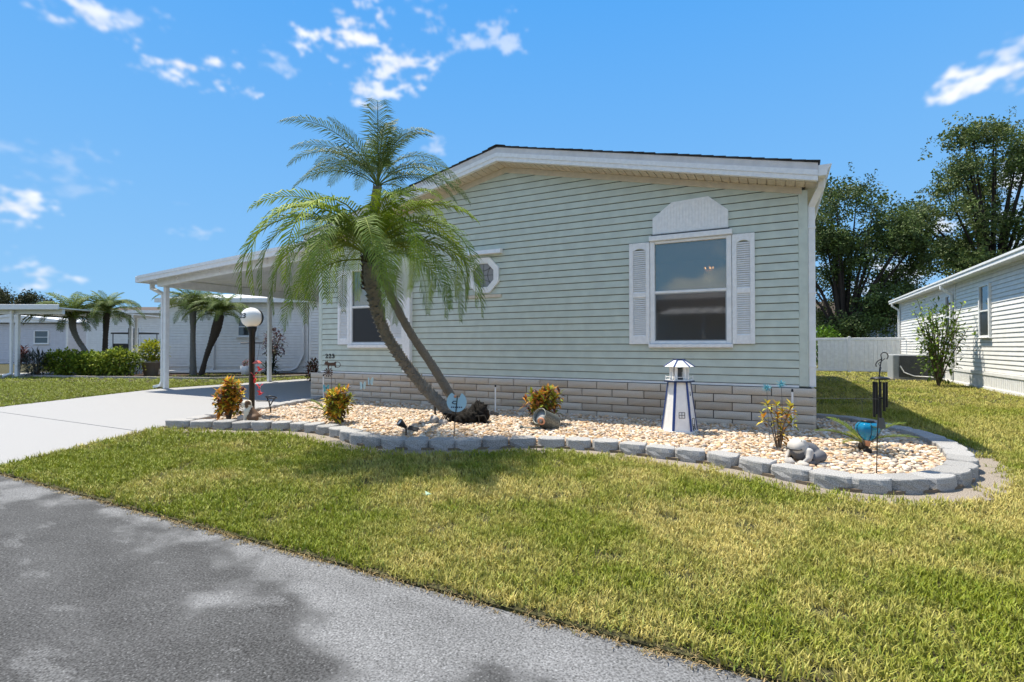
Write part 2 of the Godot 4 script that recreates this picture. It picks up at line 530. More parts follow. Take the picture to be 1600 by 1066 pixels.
# ------------------------------------------------------------------ siding: clapboards as single pieces
# Boards in the plane z = 0 of `t`, facing +z, from u0 to u1 along x. top(y) gives the free span [a, b] at height y. Openings are [u0, u1, y0, y1].
func siding(parent: Node, t: Transform3D, u0: float, u1: float, y0: float, rows: int, lap: float, m: Material, holes: Array, span: Callable, seam := 3.6) -> void:
	for i in rows:
		var ya := y0 + i * lap
		var yb := ya + lap
		var low: Vector2 = span.call(ya)
		var hi: Vector2 = span.call(yb)
		low = Vector2(maxf(low.x, u0), minf(low.y, u1))
		hi = Vector2(maxf(hi.x, u0), minf(hi.y, u1))
		if low.y - low.x < 0.05: continue
		if hi.y < hi.x:
			var c := (hi.x + hi.y) / 2.0
			hi = Vector2(c, c)
		var cuts := [[low.x, low.y]]
		for hole in holes:
			if (ya + yb) / 2.0 > hole[2] and (ya + yb) / 2.0 < hole[3]:
				var next := []
				for c in cuts:
					if hole[1] <= c[0] or hole[0] >= c[1]: next.append(c)
					else:
						if hole[0] > c[0]: next.append([c[0], hole[0]])
						if hole[1] < c[1]: next.append([hole[1], c[1]])
				cuts = next
		var r := RandomNumberGenerator.new()
		r.seed = 100 + (i / 2) * 7
		var first := u0 + r.randf_range(0.3, 1.0) * seam
		for c in cuts:
			var at: float = c[0]
			var k := 0
			var nextseam := first
			while nextseam <= at + 0.1: nextseam += seam
			while at < c[1] - 1e-4:
				var to := minf(nextseam, c[1])
				if c[1] - to < 0.12: to = c[1]
				var lift := 0.0012 * (k % 2)
				var ax := at if at > low.x + 1e-4 else low.x
				var atop := at if at > low.x + 1e-4 else hi.x
				var btop := to if to < low.y - 1e-4 else hi.y
				atop = clampf(atop, hi.x, hi.y)
				btop = clampf(btop, hi.x, hi.y)
				put(parent, "siding_board", board(ax, to, atop, btop, ya, yb, lift), m, t)
				at = to
				nextseam += seam
				k += 1

func board(a0: float, b0: float, a1: float, b1: float, ya: float, yb: float, lift: float) -> SurfaceTool:
	var s := mb()
	var prof := [Vector2(-0.001, ya + 0.011), Vector2(0.016 + lift, ya + 0.0085), Vector2(0.019 + lift, ya + 0.011), Vector2(0.019 + lift, ya + 0.02), Vector2(0.006, yb)]
	var h := yb - ya
	var P := func(k: int, f: bool) -> Vector3:
		var q: Vector2 = prof[k]
		var w: float = clampf((q.y - ya) / h, 0.0, 1.0)
		return Vector3(lerpf(b0, b1, w) if f else lerpf(a0, a1, w), q.y, q.x)
	for k in prof.size() - 1:
		quad(s, P.call(k, false), P.call(k + 1, false), P.call(k + 1, true), P.call(k, true))
	for f in [false, true]:
		for k in range(1, prof.size() - 1): tri(s, P.call(0, f), P.call(k, f), P.call(k + 1, f))
	return s

# double-hung window in the plane z = 0 of t: frame, two panes, meeting rail, sill, head
func sash_window(parent: Node, t: Transform3D, x0: float, x1: float, y0: float, y1: float, fr: float, head := 0.0, sill := 0.0, rail_at := 0.49, upper = null, lower = null) -> void:
	var s := mb()
	var z := 0.045
	cbox(s, Vector3(x0 - fr, y0 - fr * 0.6, -0.02), Vector3(x0, y1 + fr * 0.6, z), 0.004)
	cbox(s, Vector3(x1, y0 - fr * 0.6, -0.02), Vector3(x1 + fr, y1 + fr * 0.6, z), 0.004)
	cbox(s, Vector3(x0 + 0.001, y1, -0.02), Vector3(x1 - 0.001, y1 + fr * 0.6, z - 0.003), 0.004)
	cbox(s, Vector3(x0 + 0.001, y0 - fr * 0.6, -0.02), Vector3(x1 - 0.001, y0, z - 0.003), 0.004)
	var w := put(parent, "window", s, M.white_vinyl, t)
	var ym := lerpf(y0, y1, rail_at)
	s = mb()
	cbox(s, Vector3(x0, ym - 0.018, 0.0), Vector3(x1, ym + 0.018, z - 0.008), 0.004)
	put(w, "meeting_rail", s, M.white_vinyl)
	s = mb()
	var e := 0.014
	for q in [[x0, y0, x1, y0 + e], [x0, ym - 0.018 - e, x1, ym - 0.0185], [x0, y0 + e, x0 + e, ym - 0.018 - e], [x1 - e, y0 + e, x1, ym - 0.018 - e]]:
		box(s, Vector3(q[0], q[1], 0.012), Vector3(q[2], q[3], 0.028))
	put(w, "lower_sash", s, M.grey_metal)
	s = mb()
	box(s, Vector3(x0 + 0.001, ym + 0.0185, 0.004), Vector3(x1 - 0.001, y1 - 0.001, 0.008))
	put(w, "pane", s, upper if upper else M.window_glass)
	s = mb()
	box(s, Vector3(x0 + e, y0 + e, 0.014), Vector3(x1 - e, ym - 0.018 - e, 0.018))
	put(w, "pane", s, lower if lower else M.window_glass)
	if head > 0.0:
		s = mb()
		cbox(s, Vector3(x0 - fr - 0.01, y1 + fr * 0.6 + 0.002, -0.01), Vector3(x1 + fr + 0.01, y1 + fr * 0.6 + head, 0.075), 0.005)
		put(w, "head_trim", s, M.white_paint)
	if sill > 0.0:
		s = mb()
		cbox(s, Vector3(x0 - fr - 0.015, y0 - fr * 0.6 - sill, -0.01), Vector3(x1 + fr + 0.015, y0 - fr * 0.6 - 0.002, 0.06), 0.005)
		cbox(s, Vector3(x0 - fr - 0.015, y0 - fr * 0.6 - sill + 0.012, 0.0605), Vector3(x1 + fr + 0.015, y0 - fr * 0.6 - 0.004, 0.085), 0.004)
		put(w, "sill", s, M.white_paint)

func shutter(parent: Node, x0: float, x1: float, y0: float, y1: float) -> void:
	var s := mb()
	var st := 0.055
	var z := 0.048
	var ym := lerpf(y0, y1, 0.485)
	cbox(s, Vector3(x0, y0, 0.017), Vector3(x0 + st, y1, z), 0.005)
	cbox(s, Vector3(x1 - st, y0, 0.017), Vector3(x1, y1, z), 0.005)
	cbox(s, Vector3(x0 + st, y0, 0.017), Vector3(x1 - st, y0 + 0.12, z - 0.002), 0.004)
	cbox(s, Vector3(x0 + st, ym - 0.035, 0.017), Vector3(x1 - st, ym + 0.035, z - 0.002), 0.004)
	# arched top rail
	var n := 10
	var poly := [Vector2(x1 - st, y1), Vector2(x0 + st, y1)]
	for k in n + 1:
		var f := float(k) / n
		poly.append(Vector2(lerpf(x0 + st, x1 - st, f), y1 - 0.115 + 0.035 * sin(f * PI)))
	prism(s, poly, 0.017, z - 0.002)
	var o := put(parent, "shutter", s, M.white_paint)
	s = mb()
	for seg in [[y0 + 0.12, ym - 0.035], [ym + 0.035, y1 - 0.09]]:
		var y: float = seg[0]
		while y < seg[1] - 0.012:
			quad(s, Vector3(x0 + st, y, 0.040), Vector3(x0 + st, y + 0.022, 0.021), Vector3(x1 - st, y + 0.022, 0.021), Vector3(x1 - st, y, 0.040))
			quad(s, Vector3(x0 + st, y, 0.040), Vector3(x1 - st, y, 0.040), Vector3(x1 - st, y - 0.004, 0.036), Vector3(x0 + st, y - 0.004, 0.036))
			quad(s, Vector3(x0 + st, y - 0.004, 0.036), Vector3(x1 - st, y - 0.004, 0.036), Vector3(x1 - st, y - 0.001, 0.020), Vector3(x0 + st, y - 0.001, 0.020))
			y += 0.0285
	var l := put(o, "louvre_panel", s, M.white_paint)
	l.set_meta("kind", "stuff")

# rectangular pipe swept along points (x across, y deep)
func duct(s: SurfaceTool, pts: Array, w: float, d: float, out: Vector3) -> void:
	var rings := []
	for i in pts.size():
		var dir := Vector3.ZERO
		if i > 0: dir += (pts[i] - pts[i - 1]).normalized()
		if i < pts.size() - 1: dir += (pts[i + 1] - pts[i]).normalized()
		dir = dir.normalized()
		var side := dir.cross(out).normalized()
		var nrm := side.cross(dir).normalized()
		var ring := []
		for c in [[-1, -0.8], [-0.8, -1], [0.8, -1], [1, -0.8], [1, 0.8], [0.8, 1], [-0.8, 1], [-1, 0.8]]:
			ring.append(pts[i] + side * w / 2 * c[0] + nrm * d / 2 * c[1])
		rings.append(ring)
	for i in pts.size() - 1:
		for k in 8: quad(s, rings[i][k], rings[i + 1][k], rings[i + 1][(k + 1) % 8], rings[i][(k + 1) % 8])
	for r in [rings[0], rings[-1]]:
		for k in range(1, 7): tri(s, r[0], r[k], r[k + 1])

const RISE := 0.2225
const PEAK := -4.18
func roof_y(x: float) -> float:
	return 4.15 - RISE * absf(x - PEAK)

func main_house() -> void:
	var h := thing("mobile_home", "sage green clapboard mobile home with white gable trim and pale brick skirting", "house")
	var span := func(y: float) -> Vector2:
		var f := (3.925 - y) / RISE
		return Vector2(PEAK - f, PEAK + f)
	# walls: structural sheet behind the boards, with the two window openings left free
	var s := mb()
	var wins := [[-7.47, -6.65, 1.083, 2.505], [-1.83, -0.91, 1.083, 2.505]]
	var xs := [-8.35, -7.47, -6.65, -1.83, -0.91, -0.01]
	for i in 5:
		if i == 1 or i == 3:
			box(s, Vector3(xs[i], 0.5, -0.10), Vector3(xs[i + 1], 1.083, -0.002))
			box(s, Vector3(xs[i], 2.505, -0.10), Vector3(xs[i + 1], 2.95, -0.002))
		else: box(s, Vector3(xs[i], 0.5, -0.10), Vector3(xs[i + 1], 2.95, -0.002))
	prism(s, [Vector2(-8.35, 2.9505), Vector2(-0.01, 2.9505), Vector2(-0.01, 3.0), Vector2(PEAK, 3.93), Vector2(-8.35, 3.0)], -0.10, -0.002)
	var wall := put(h, "front_wall", s, M.groove_shade)  # dark tone stands in for shadow between the laps
	siding(wall, Transform3D.IDENTITY, -8.29, -0.075, 0.575, 33, 0.1016, M.sage, wins, span)
	# side and rear walls, partition, floor, ceiling: closed rooms behind the windows
	s = mb()
	box(s, Vector3(-0.11, 0.4, -13.9), Vector3(-0.01, 3.0, -0.1005))
	var side := put(h, "side_wall", s, M.sage)
	siding(side, Transform3D(Basis(Vector3.UP, PI / 2), Vector3(-0.012, 0, 0)), 0.1, 13.9, 0.575, 24, 0.1016, M.sage, [], func(_y): return Vector2(0, 14))
	s = mb()
	box(s, Vector3(-8.35, 0.4, -13.9), Vector3(-8.25, 3.0, -0.1005))
	put(h, "side_wall", s, M.sage)
	s = mb()
	box(s, Vector3(-8.25, 0.4, -13.9), Vector3(-0.11, 3.0, -13.8))
	put(h, "rear_wall", s, M.sage)
	s = mb()
	box(s, Vector3(-8.24, 0.5, -4.1), Vector3(-0.12, 2.95, -4.0))
	box(s, Vector3(-4.2, 0.5, -3.999), Vector3(-4.1, 2.95, -0.101))
	put(h, "partition", s, M.interior)
	s = mb()
	box(s, Vector3(-8.24, 0.40, -13.79), Vector3(-0.12, 0.50, -0.101))
	put(h, "room_floor", s, M.interior)
	s = mb()
	box(s, Vector3(-8.24, 2.86, -13.79), Vector3(-0.12, 2.95, -0.101))
	put(h, "ceiling", s, M.interior)
	# corner posts
	for x in [[-0.088, 0.012], [-8.372, -8.282]]:
		s = mb()
		cbox(s, Vector3(x[0], 0.56, -0.07), Vector3(x[1], 2.975, 0.022), 0.006)
		put(h, "corner_post", s, M.sage_trim)
	# starter strip
	s = mb()
	box(s, Vector3(-8.30, 0.548, -0.02), Vector3(-0.09, 0.574, 0.03))
	put(h, "starter_strip", s, M.white_vinyl)
	skirting(h)
	# frieze under the soffit
	for q in [[PEAK, -0.05], [-8.30, PEAK]]:
		s = mb()
		var ya := roof_y(q[0]) - 0.2215
		var yb := roof_y(q[1]) - 0.2215
		prism(s, [Vector2(q[0], ya - 0.085), Vector2(q[1], yb - 0.085), Vector2(q[1], yb), Vector2(q[0], ya)], 0.0, 0.026)
		put(h, "frieze", s, M.beige)
	soffits(h)
	# rake fascia in three steps
	for q in [[PEAK, 0.105], [-8.46, PEAK]]:
		for b in [[0.0, 0.088, 0.315, "rake_edge", M.drip], [0.089, 0.152, 0.332, "fascia", M.white_paint], [0.1525, 0.212, 0.324, "fascia", M.white_paint]]:
			s = mb()
			var ya := roof_y(q[0])
			var yb := roof_y(q[1])
			prism(s, [Vector2(q[0], ya - b[1]), Vector2(q[1], yb - b[1]), Vector2(q[1], yb - b[0]), Vector2(q[0], ya - b[0])], 0.26, b[2])
			put(h, b[3], s, b[4])
	roof(h)
	# gutter and downspout on the right eave
	s = mb()
	var gy := roof_y(0.10) - 0.03
	prism(s, [Vector2(0.108, gy - 0.125), Vector2(0.19, gy - 0.125), Vector2(0.205, gy - 0.06), Vector2(0.245, gy), Vector2(0.235, gy), Vector2(0.197, gy - 0.058), Vector2(0.183, gy - 0.118), Vector2(0.116, gy - 0.118), Vector2(0.116, gy), Vector2(0.108, gy)], -13.9, 0.30)
	prism(s, [Vector2(0.108, gy - 0.125), Vector2(0.19, gy - 0.125), Vector2(0.205, gy - 0.06), Vector2(0.245, gy), Vector2(0.108, gy)], 0.301, 0.308)
	put(h, "gutter", s, M.white_metal)
	s = mb()
	duct(s, [Vector3(0.15, gy - 0.12, 0.10), Vector3(0.15, gy - 0.20, 0.09), Vector3(0.052, gy - 0.40, -0.035), Vector3(0.052, gy - 0.46, -0.035), Vector3(0.052, 0.56, -0.035)], 0.07, 0.078, Vector3(1, 0, 0))
	var dsp := put(h, "downspout", s, M.white_metal)
	for y in [0.8, 1.7, 2.5]:
		s = mb()
		box(s, Vector3(0.008, y, -0.078), Vector3(0.098, y + 0.02, 0.009))
		put(dsp, "strap", s, M.white_metal)
	# windows
	sash_window(h, Transform3D.IDENTITY, -1.83, -0.91, 1.128, 2.47, 0.062, 0.072, 0.06, 0.50, null, M.lower_glass)
	sash_window(h, Transform3D.IDENTITY, -7.47, -6.65, 1.128, 2.47, 0.062, 0.0, 0.07, 0.50, null, M.screen_mesh)
	shutter(h, -2.185, -1.898, 1.085, 2.505)
	shutter(h, -0.842, -0.575, 1.085, 2.505)
	shutter(h, -7.835, -7.536, 1.09, 2.505)
	shutter(h, -6.584, -6.225, 1.09, 2.505)
	# arched shutter board over the right window, vertical beads
	s = mb()
	var arch := [Vector2(-1.858, 2.605), Vector2(-0.885, 2.605), Vector2(-0.885, 2.835), Vector2(-1.13, 3.045), Vector2(-1.60, 3.025), Vector2(-1.858, 2.83)]
	prism(s, arch, 0.016, 0.034)
	var ap := put(h, "arched_panel", s, M.white_paint)
	for k in 24:
		var x := -1.85 + 0.957 * (k + 0.5) / 24.0
		var ytop := 3.02
		if x < -1.60: ytop = lerpf(2.83, 3.02, (x + 1.858) / 0.258)
		elif x > -1.13: ytop = lerpf(3.035, 2.835, (x + 1.13) / 0.245)
		s = mb()
		cbox(s, Vector3(x - 0.017, 2.61, 0.0335), Vector3(x + 0.017, ytop - 0.012, 0.038), 0.0015)
		put(ap, "bead_board", s, M.white_paint)
	s = mb()
	box(s, Vector3(-1.875, 2.588, 0.005), Vector3(-0.875, 2.6, 0.04))
	put(h, "head_flashing", s, M.dark_grey)
	octagon_window(h)
	# white cable cover beside the left window
	s = mb()
	cbox(s, Vector3(-6.215, 0.60, 0.012), Vector3(-6.05, 2.62, 0.10), 0.006)
	put(h, "cable_cover", s, M.white_paint)
	# house number
	for k in 3:
		var tm := TextMesh.new()
		var f := SystemFont.new()
		f.font_names = PackedStringArray(["Droid Serif"])
		f.font_weight = 700
		tm.font = f
		tm.text = "223"[k]
		tm.font_size = 48
		tm.pixel_size = 0.0026
		tm.depth = 0.008
		put(h, "house_number", tm, M.black_metal, Transform3D(Basis.IDENTITY, Vector3(-8.145 + 0.088 * k, 0.868, 0.021)))

func octagon_window(h: Node) -> void:
	var c := Vector3(-4.585, 2.215, 0)
	var t := Transform3D(Basis.IDENTITY, c)
	var s := mb()
	for k in 8:
		var a0 := PI / 8 + PI / 4 * k
		var a1 := a0 + PI / 4
		var o0 := Vector2(cos(a0), sin(a0)) * 0.312
		var o1 := Vector2(cos(a1), sin(a1)) * 0.312
		prism(s, [o0 * 0.70, o0, o1, o1 * 0.70], 0.016, 0.052)
		prism(s, [o0 * 0.66, o0 * 0.70, o1 * 0.70, o1 * 0.66], 0.016, 0.040)
	var w := put(h, "octagon_window", s, M.white_vinyl, t)
	s = mb()
	prism(s, ring_poly(8, 0.215, PI / 8), 0.018, 0.024)
	put(w, "pane", s, M.leaded_glass)
	s = mb()
	# leaded pattern: cross and a pinched star
	tube(s, [Vector3(-0.2, 0, 0.026), Vector3(0.2, 0, 0.026)], 0.003, 6)
	tube(s, [Vector3(0, -0.2, 0.026), Vector3(0, 0.2, 0.026)], 0.003, 6)
	for k in 4:
		var b := Basis(Vector3.BACK, PI / 2 * k)
		var pts := []
		for i in 9:
			var f := -1.0 + i / 4.0
			pts.append(b * Vector3(f * 0.14, 0.075 + 0.065 * f * f, 0.0275))
		tube(s, pts, 0.003, 6)
	put(w, "leading", s, M.black_metal)
	s = mb()
	prism(s, [Vector2(0.0, 0.0), Vector2(0.10, 0.0), Vector2(0.085, 0.065), Vector2(0.0, 0.08)], -0.37, 0.31, Transform3D(Basis(Vector3(0, 0, 1), Vector3.UP, Vector3(1, 0, 0)), c + Vector3(0.04, 0.335, 0.014)))
	put(h, "awning_trim", s, M.white_paint)
	s = mb()
	cbox(s, c + Vector3(-0.34, -0.368, 0.012), c + Vector3(0.33, -0.316, 0.038), 0.004)
	put(h, "octagon_sill", s, M.beige)

func skirting(h: Node) -> void:
	var s := mb()
	box(s, Vector3(-8.50, -0.10, -0.05), Vector3(0.055, 0.535, 0.052))
	box(s, Vector3(-0.04, -0.10, -13.9), Vector3(0.055, 0.535, -0.0505))
	box(s, Vector3(-8.50, -0.10, -13.9), Vector3(-8.41, 0.535, -0.0505))
	var sk := put(h, "skirting", s, M.mortar)
	var r := RandomNumberGenerator.new()
	r.seed = 12
	var kinds := []
	for k in 5: kinds.append(done(rough_brick(0.44, 0.0985, k)))
	var course := 0.1075
	for row in 6:
		var y := 0.545 - course * (row + 1)
		var x := -8.53
		var step := 0.452
		var first := step / 2 if row % 2 == 1 else step
		while x < 0.09:
			var w := first
			first = step
			if x + w > 0.04: w = 0.092 - x
			var len_ := w - 0.011
			if len_ > 0.06:
				var b := Basis.from_scale(Vector3(len_ / 0.44, 1, 1))
				put(sk, "brick", kinds[r.randi() % 5], [M.brick_a, M.brick_b, M.brick_c, M.brick_a][r.randi() % 4], Transform3D(b, Vector3(x + 0.0055 + len_ / 2, y + course / 2, 0.052 + r.randf_range(0, 0.004))))
			x += w
		# return along the right side
		var z := -0.06 - (0.22 if row % 2 == 0 else 0.0)
		for k in 16:
			var len2 := 0.44 if not (k == 0 and row % 2 == 0) else 0.21
			var zc := z - len2 / 2 if not (k == 0 and row % 2 == 0) else -0.06 - len2 / 2
			put(sk, "brick", kinds[r.randi() % 5], [M.brick_a, M.brick_b, M.brick_c][r.randi() % 3], Transform3D(Basis(Vector3.UP, PI / 2) * Basis.from_scale(Vector3(len2 / 0.44, 1, 1)), Vector3(0.055 + r.randf_range(0, 0.004), y + course / 2, zc)))
			if not (k == 0 and row % 2 == 0): z -= 0.452

func rough_brick(w: float, hgt: float, k: int) -> SurfaceTool:
	var s := mb()
	s.set_smooth_group(0)
	var n := FastNoiseLite.new()
	n.seed = 40 + k
	n.frequency = 9.0
	var nx := 10
	var ny := 4
	var g := []
	for i in nx + 1:
		var col := []
		for j in ny + 1:
			var u := -w / 2 + w * i / nx
			var v := -hgt / 2 + hgt * j / ny
			var edge := minf(minf(i, nx - i) * 1.0, minf(j, ny - j) * 1.0)
			var z := 0.034 + 0.009 * n.get_noise_2d(u, v)
			if edge < 0.5: z = 0.019 + 0.006 * n.get_noise_2d(u * 2.0, v * 2.0 + 5.0)
			col.append(Vector3(u, v, z))
		g.append(col)
	for i in nx:
		for j in ny: quad(s, g[i][j], g[i][j + 1], g[i + 1][j + 1], g[i + 1][j])
	s.set_smooth_group(-1)
	for i in nx:
		quad(s, g[i][0], g[i + 1][0], Vector3(g[i + 1][0].x, -hgt / 2, -0.01), Vector3(g[i][0].x, -hgt / 2, -0.01))
		quad(s, g[i + 1][ny], g[i][ny], Vector3(g[i][0].x, hgt / 2, -0.01), Vector3(g[i + 1][0].x, hgt / 2, -0.01))
	for e in [0, nx]:
		for j in ny: quad(s, g[e][j], g[e][j + 1], Vector3(g[e][0].x, g[e][j + 1].y, -0.01), Vector3(g[e][0].x, g[e][j].y, -0.01))
	return s

func soffits(h: Node) -> void:
	var s := mb()
	for q in [[PEAK, 0.10], [-8.45, PEAK]]:
		var ya := roof_y(q[0]) - 0.205
		var yb := roof_y(q[1]) - 0.205
		prism(s, [Vector2(q[0], ya), Vector2(q[1], yb), Vector2(q[1], yb + 0.02), Vector2(q[0], ya + 0.02)], -0.02, 0.259)
	# eave soffit along the right side
	box(s, Vector3(-0.01, roof_y(0.1) - 0.19, -13.9), Vector3(0.1, roof_y(0.1) - 0.17, -0.021))
	var o := put(h, "soffit", s, M.beige)
	for side in [1.0, -1.0]:
		var n := 41
		for k in n:
			var x: float = PEAK + side * (0.052 + 0.104 * k)
			s = mb()
			var w := 0.046
			var ya := roof_y(x - w) - 0.2055
			var yb := roof_y(x + w) - 0.2055
			prism(s, [Vector2(x - w, ya - 0.015), Vector2(x + w, yb - 0.015), Vector2(x + w, yb), Vector2(x - w, ya)], 0.027, 0.258)
			put(o, "soffit_panel", s, M.beige)

func roof(h: Node) -> void:
	var s := mb()
	for q in [[PEAK, 0.13], [-8.48, PEAK]]:
		var ya := roof_y(q[0]) + 0.002
		var yb := roof_y(q[1]) + 0.002
		prism(s, [Vector2(q[0], ya), Vector2(q[1], yb), Vector2(q[1], yb + 0.012), Vector2(q[0], ya + 0.012)], -14.2, 0.325)
	var o := put(h, "roof", s, M.shingle)
	var r := RandomNumberGenerator.new()
	r.seed = 4
	for side in [1.0, -1.0]:
		for k in 30:
			var xa: float = PEAK + side * (4.31 - 0.145 * k)
			var xb: float = PEAK + side * maxf(4.31 - 0.145 * (k + 1) - 0.02, 0.0)
			s = mb()
			var ya := roof_y(xa) + 0.0145
			var yb := roof_y(xb) + 0.0145
			prism(s, [Vector2(xa, ya), Vector2(xb, yb), Vector2(xb, yb + 0.004), Vector2(xa, ya + 0.013)], -14.2, 0.33 + r.randf_range(-0.01, 0.012))
			put(o, "shingle_course", s, M.shingle)
	# ridge cap
	s = mb()
	prism(s, [Vector2(PEAK - 0.15, roof_y(PEAK - 0.15) + 0.029), Vector2(PEAK, 4.18), Vector2(PEAK + 0.15, roof_y(PEAK + 0.15) + 0.029), Vector2(PEAK + 0.15, roof_y(PEAK + 0.15) + 0.036), Vector2(PEAK, 4.188), Vector2(PEAK - 0.15, roof_y(PEAK - 0.15) + 0.036)], -14.2, 0.34)
	put(o, "ridge_cap", s, M.shingle)

func chandelier() -> void:
	var c := thing("chandelier", "small lit chandelier seen through the upper pane of the right window", "lamp", Vector3(-1.42, 2.86, -2.6))
	var k2 := 0.45
	var s := mb()
	tube(s, [Vector3(0, 0, 0), Vector3(0, -0.42, 0)], 0.008, 6)
	lathe(s, [Vector2(0.0, 0.0), Vector2(0.05, 0.0), Vector2(0.05, -0.02), Vector2(0.0, -0.03)], 12)
	put(c, "stem", s, M.copper)
	for k in 5:
		var a := TAU * k / 5
		var d := Vector3(cos(a), 0, sin(a))
		s = mb()
		tube(s, [Vector3(0, -0.42, 0), d * 0.08 * k2 + Vector3(0, -0.44, 0), d * 0.16 * k2 + Vector3(0, -0.42, 0)], 0.007, 6)
		var arm := put(c, "arm", s, M.copper)
		s = mb()
		ball(s, Vector3(0.013, 0.017, 0.013), Transform3D(Basis.IDENTITY, d * 0.16 * k2 + Vector3(0, -0.385, 0)), 10)
		put(arm, "bulb", s, M.bulb)
	var l := OmniLight3D.new()
	l.name = "chandelier_light"
	l.position = Vector3(0, -0.54, 0)
	l.light_color = Color(1, 0.8, 0.55)
	l.light_energy = 0.12
	l.light_size = 0.1
	l.omni_range = 8.0
	l.omni_attenuation = 2.0
	l.shadow_enabled = true
	c.add_child(l)

# ------------------------------------------------------------------ carport, neighbours
func square_post(parent: Node, x: float, z: float, y0: float, y1: float, w := 0.1, t := Transform3D.IDENTITY) -> void:
	var s := mb()
	cbox(s, Vector3(x - w / 2, y0, z - w / 2), Vector3(x + w / 2, y1, z + w / 2), 0.008, t)
	put(parent, "post", s, M.white_metal)

func carport() -> void:
	var c := thing("carport", "white aluminium carport with slim posts beside the green home", "carport")
	var ry := func(x: float) -> float: return 2.77 + 0.049 * (x + 14.28)
	# roof sheet of flat pans, each a piece
	var s := mb()
	prism(s, [Vector2(-14.26, ry.call(-14.26) - 0.03), Vector2(-8.47, ry.call(-8.47) - 0.03), Vector2(-8.47, ry.call(-8.47) - 0.004), Vector2(-14.26, ry.call(-14.26) - 0.004)], -10.0, 0.28)
	var roof_ := put(c, "roof", s, M.white_metal)
	for k in 33:
		var z := 0.27 - 0.305 * k
		s = mb()
		prism(s, [Vector2(-14.2, ry.call(-14.2) - 0.048), Vector2(-8.49, ry.call(-8.49) - 0.048), Vector2(-8.49, ry.call(-8.49) - 0.031), Vector2(-14.2, ry.call(-14.2) - 0.031)], z - 0.29, z)
		put(roof_, "ceiling_panel", s, M.white_metal)
	# front fascia and beam, side gutter
	s = mb()
	prism(s, [Vector2(-14.28, ry.call(-14.28) - 0.14), Vector2(-8.46, ry.call(-8.46) - 0.14), Vector2(-8.46, ry.call(-8.46) + 0.01), Vector2(-14.28, ry.call(-14.28) + 0.01)], 0.285, 0.33)
	prism(s, [Vector2(-14.28, ry.call(-14.28) - 0.045), Vector2(-8.46, ry.call(-8.46) - 0.045), Vector2(-8.46, ry.call(-8.46) + 0.02), Vector2(-14.28, ry.call(-14.28) + 0.02)], 0.3305, 0.345)
	put(c, "fascia", s, M.white_metal)
	s = mb()
	prism(s, [Vector2(-13.85, ry.call(-13.85) - 0.26), Vector2(-8.5, ry.call(-8.5) - 0.26), Vector2(-8.5, ry.call(-8.5) - 0.05), Vector2(-13.85, ry.call(-13.85) - 0.05)], 0.02, 0.10)
	put(c, "beam", s, M.white_metal)
	s = mb()
	cbox(s, Vector3(-13.85, 2.53, -10.0), Vector3(-13.75, 2.72, 0.015), 0.006)
	put(c, "beam", s, M.white_metal)
	s = mb()
	cbox(s, Vector3(-14.36, 2.63, -10.0), Vector3(-14.285, 2.78, 0.34), 0.006)
	put(c, "gutter", s, M.white_metal)
	for z in [-0.09, -3.0, -6.0, -9.0]: square_post(c, -13.8, z, 0.008, 2.53)
	for k in 3:
		s = mb()
		cbox(s, Vector3(-13.02 + 1.6 * k, ry.call(-13.0 + 1.6 * k) - 0.20, 0.1005), Vector3(-12.97 + 1.6 * k, ry.call(-13.0 + 1.6 * k) - 0.11, 0.14), 0.004)
		put(c, "bracket", s, M.white_metal)
	s = mb()
	duct(s, [Vector3(-14.30, 2.64, -0.02), Vector3(-14.30, 2.52, -0.02), Vector3(-13.93, 2.36, -0.09), Vector3(-13.93, 2.25, -0.09), Vector3(-13.93, 0.18, -0.09), Vector3(-13.97, 0.08, -0.07), Vector3(-14.16, 0.04, -0.02)], 0.08, 0.10, Vector3(-0.2, 0, 1))
	put(c, "downspout", s, M.white_metal)

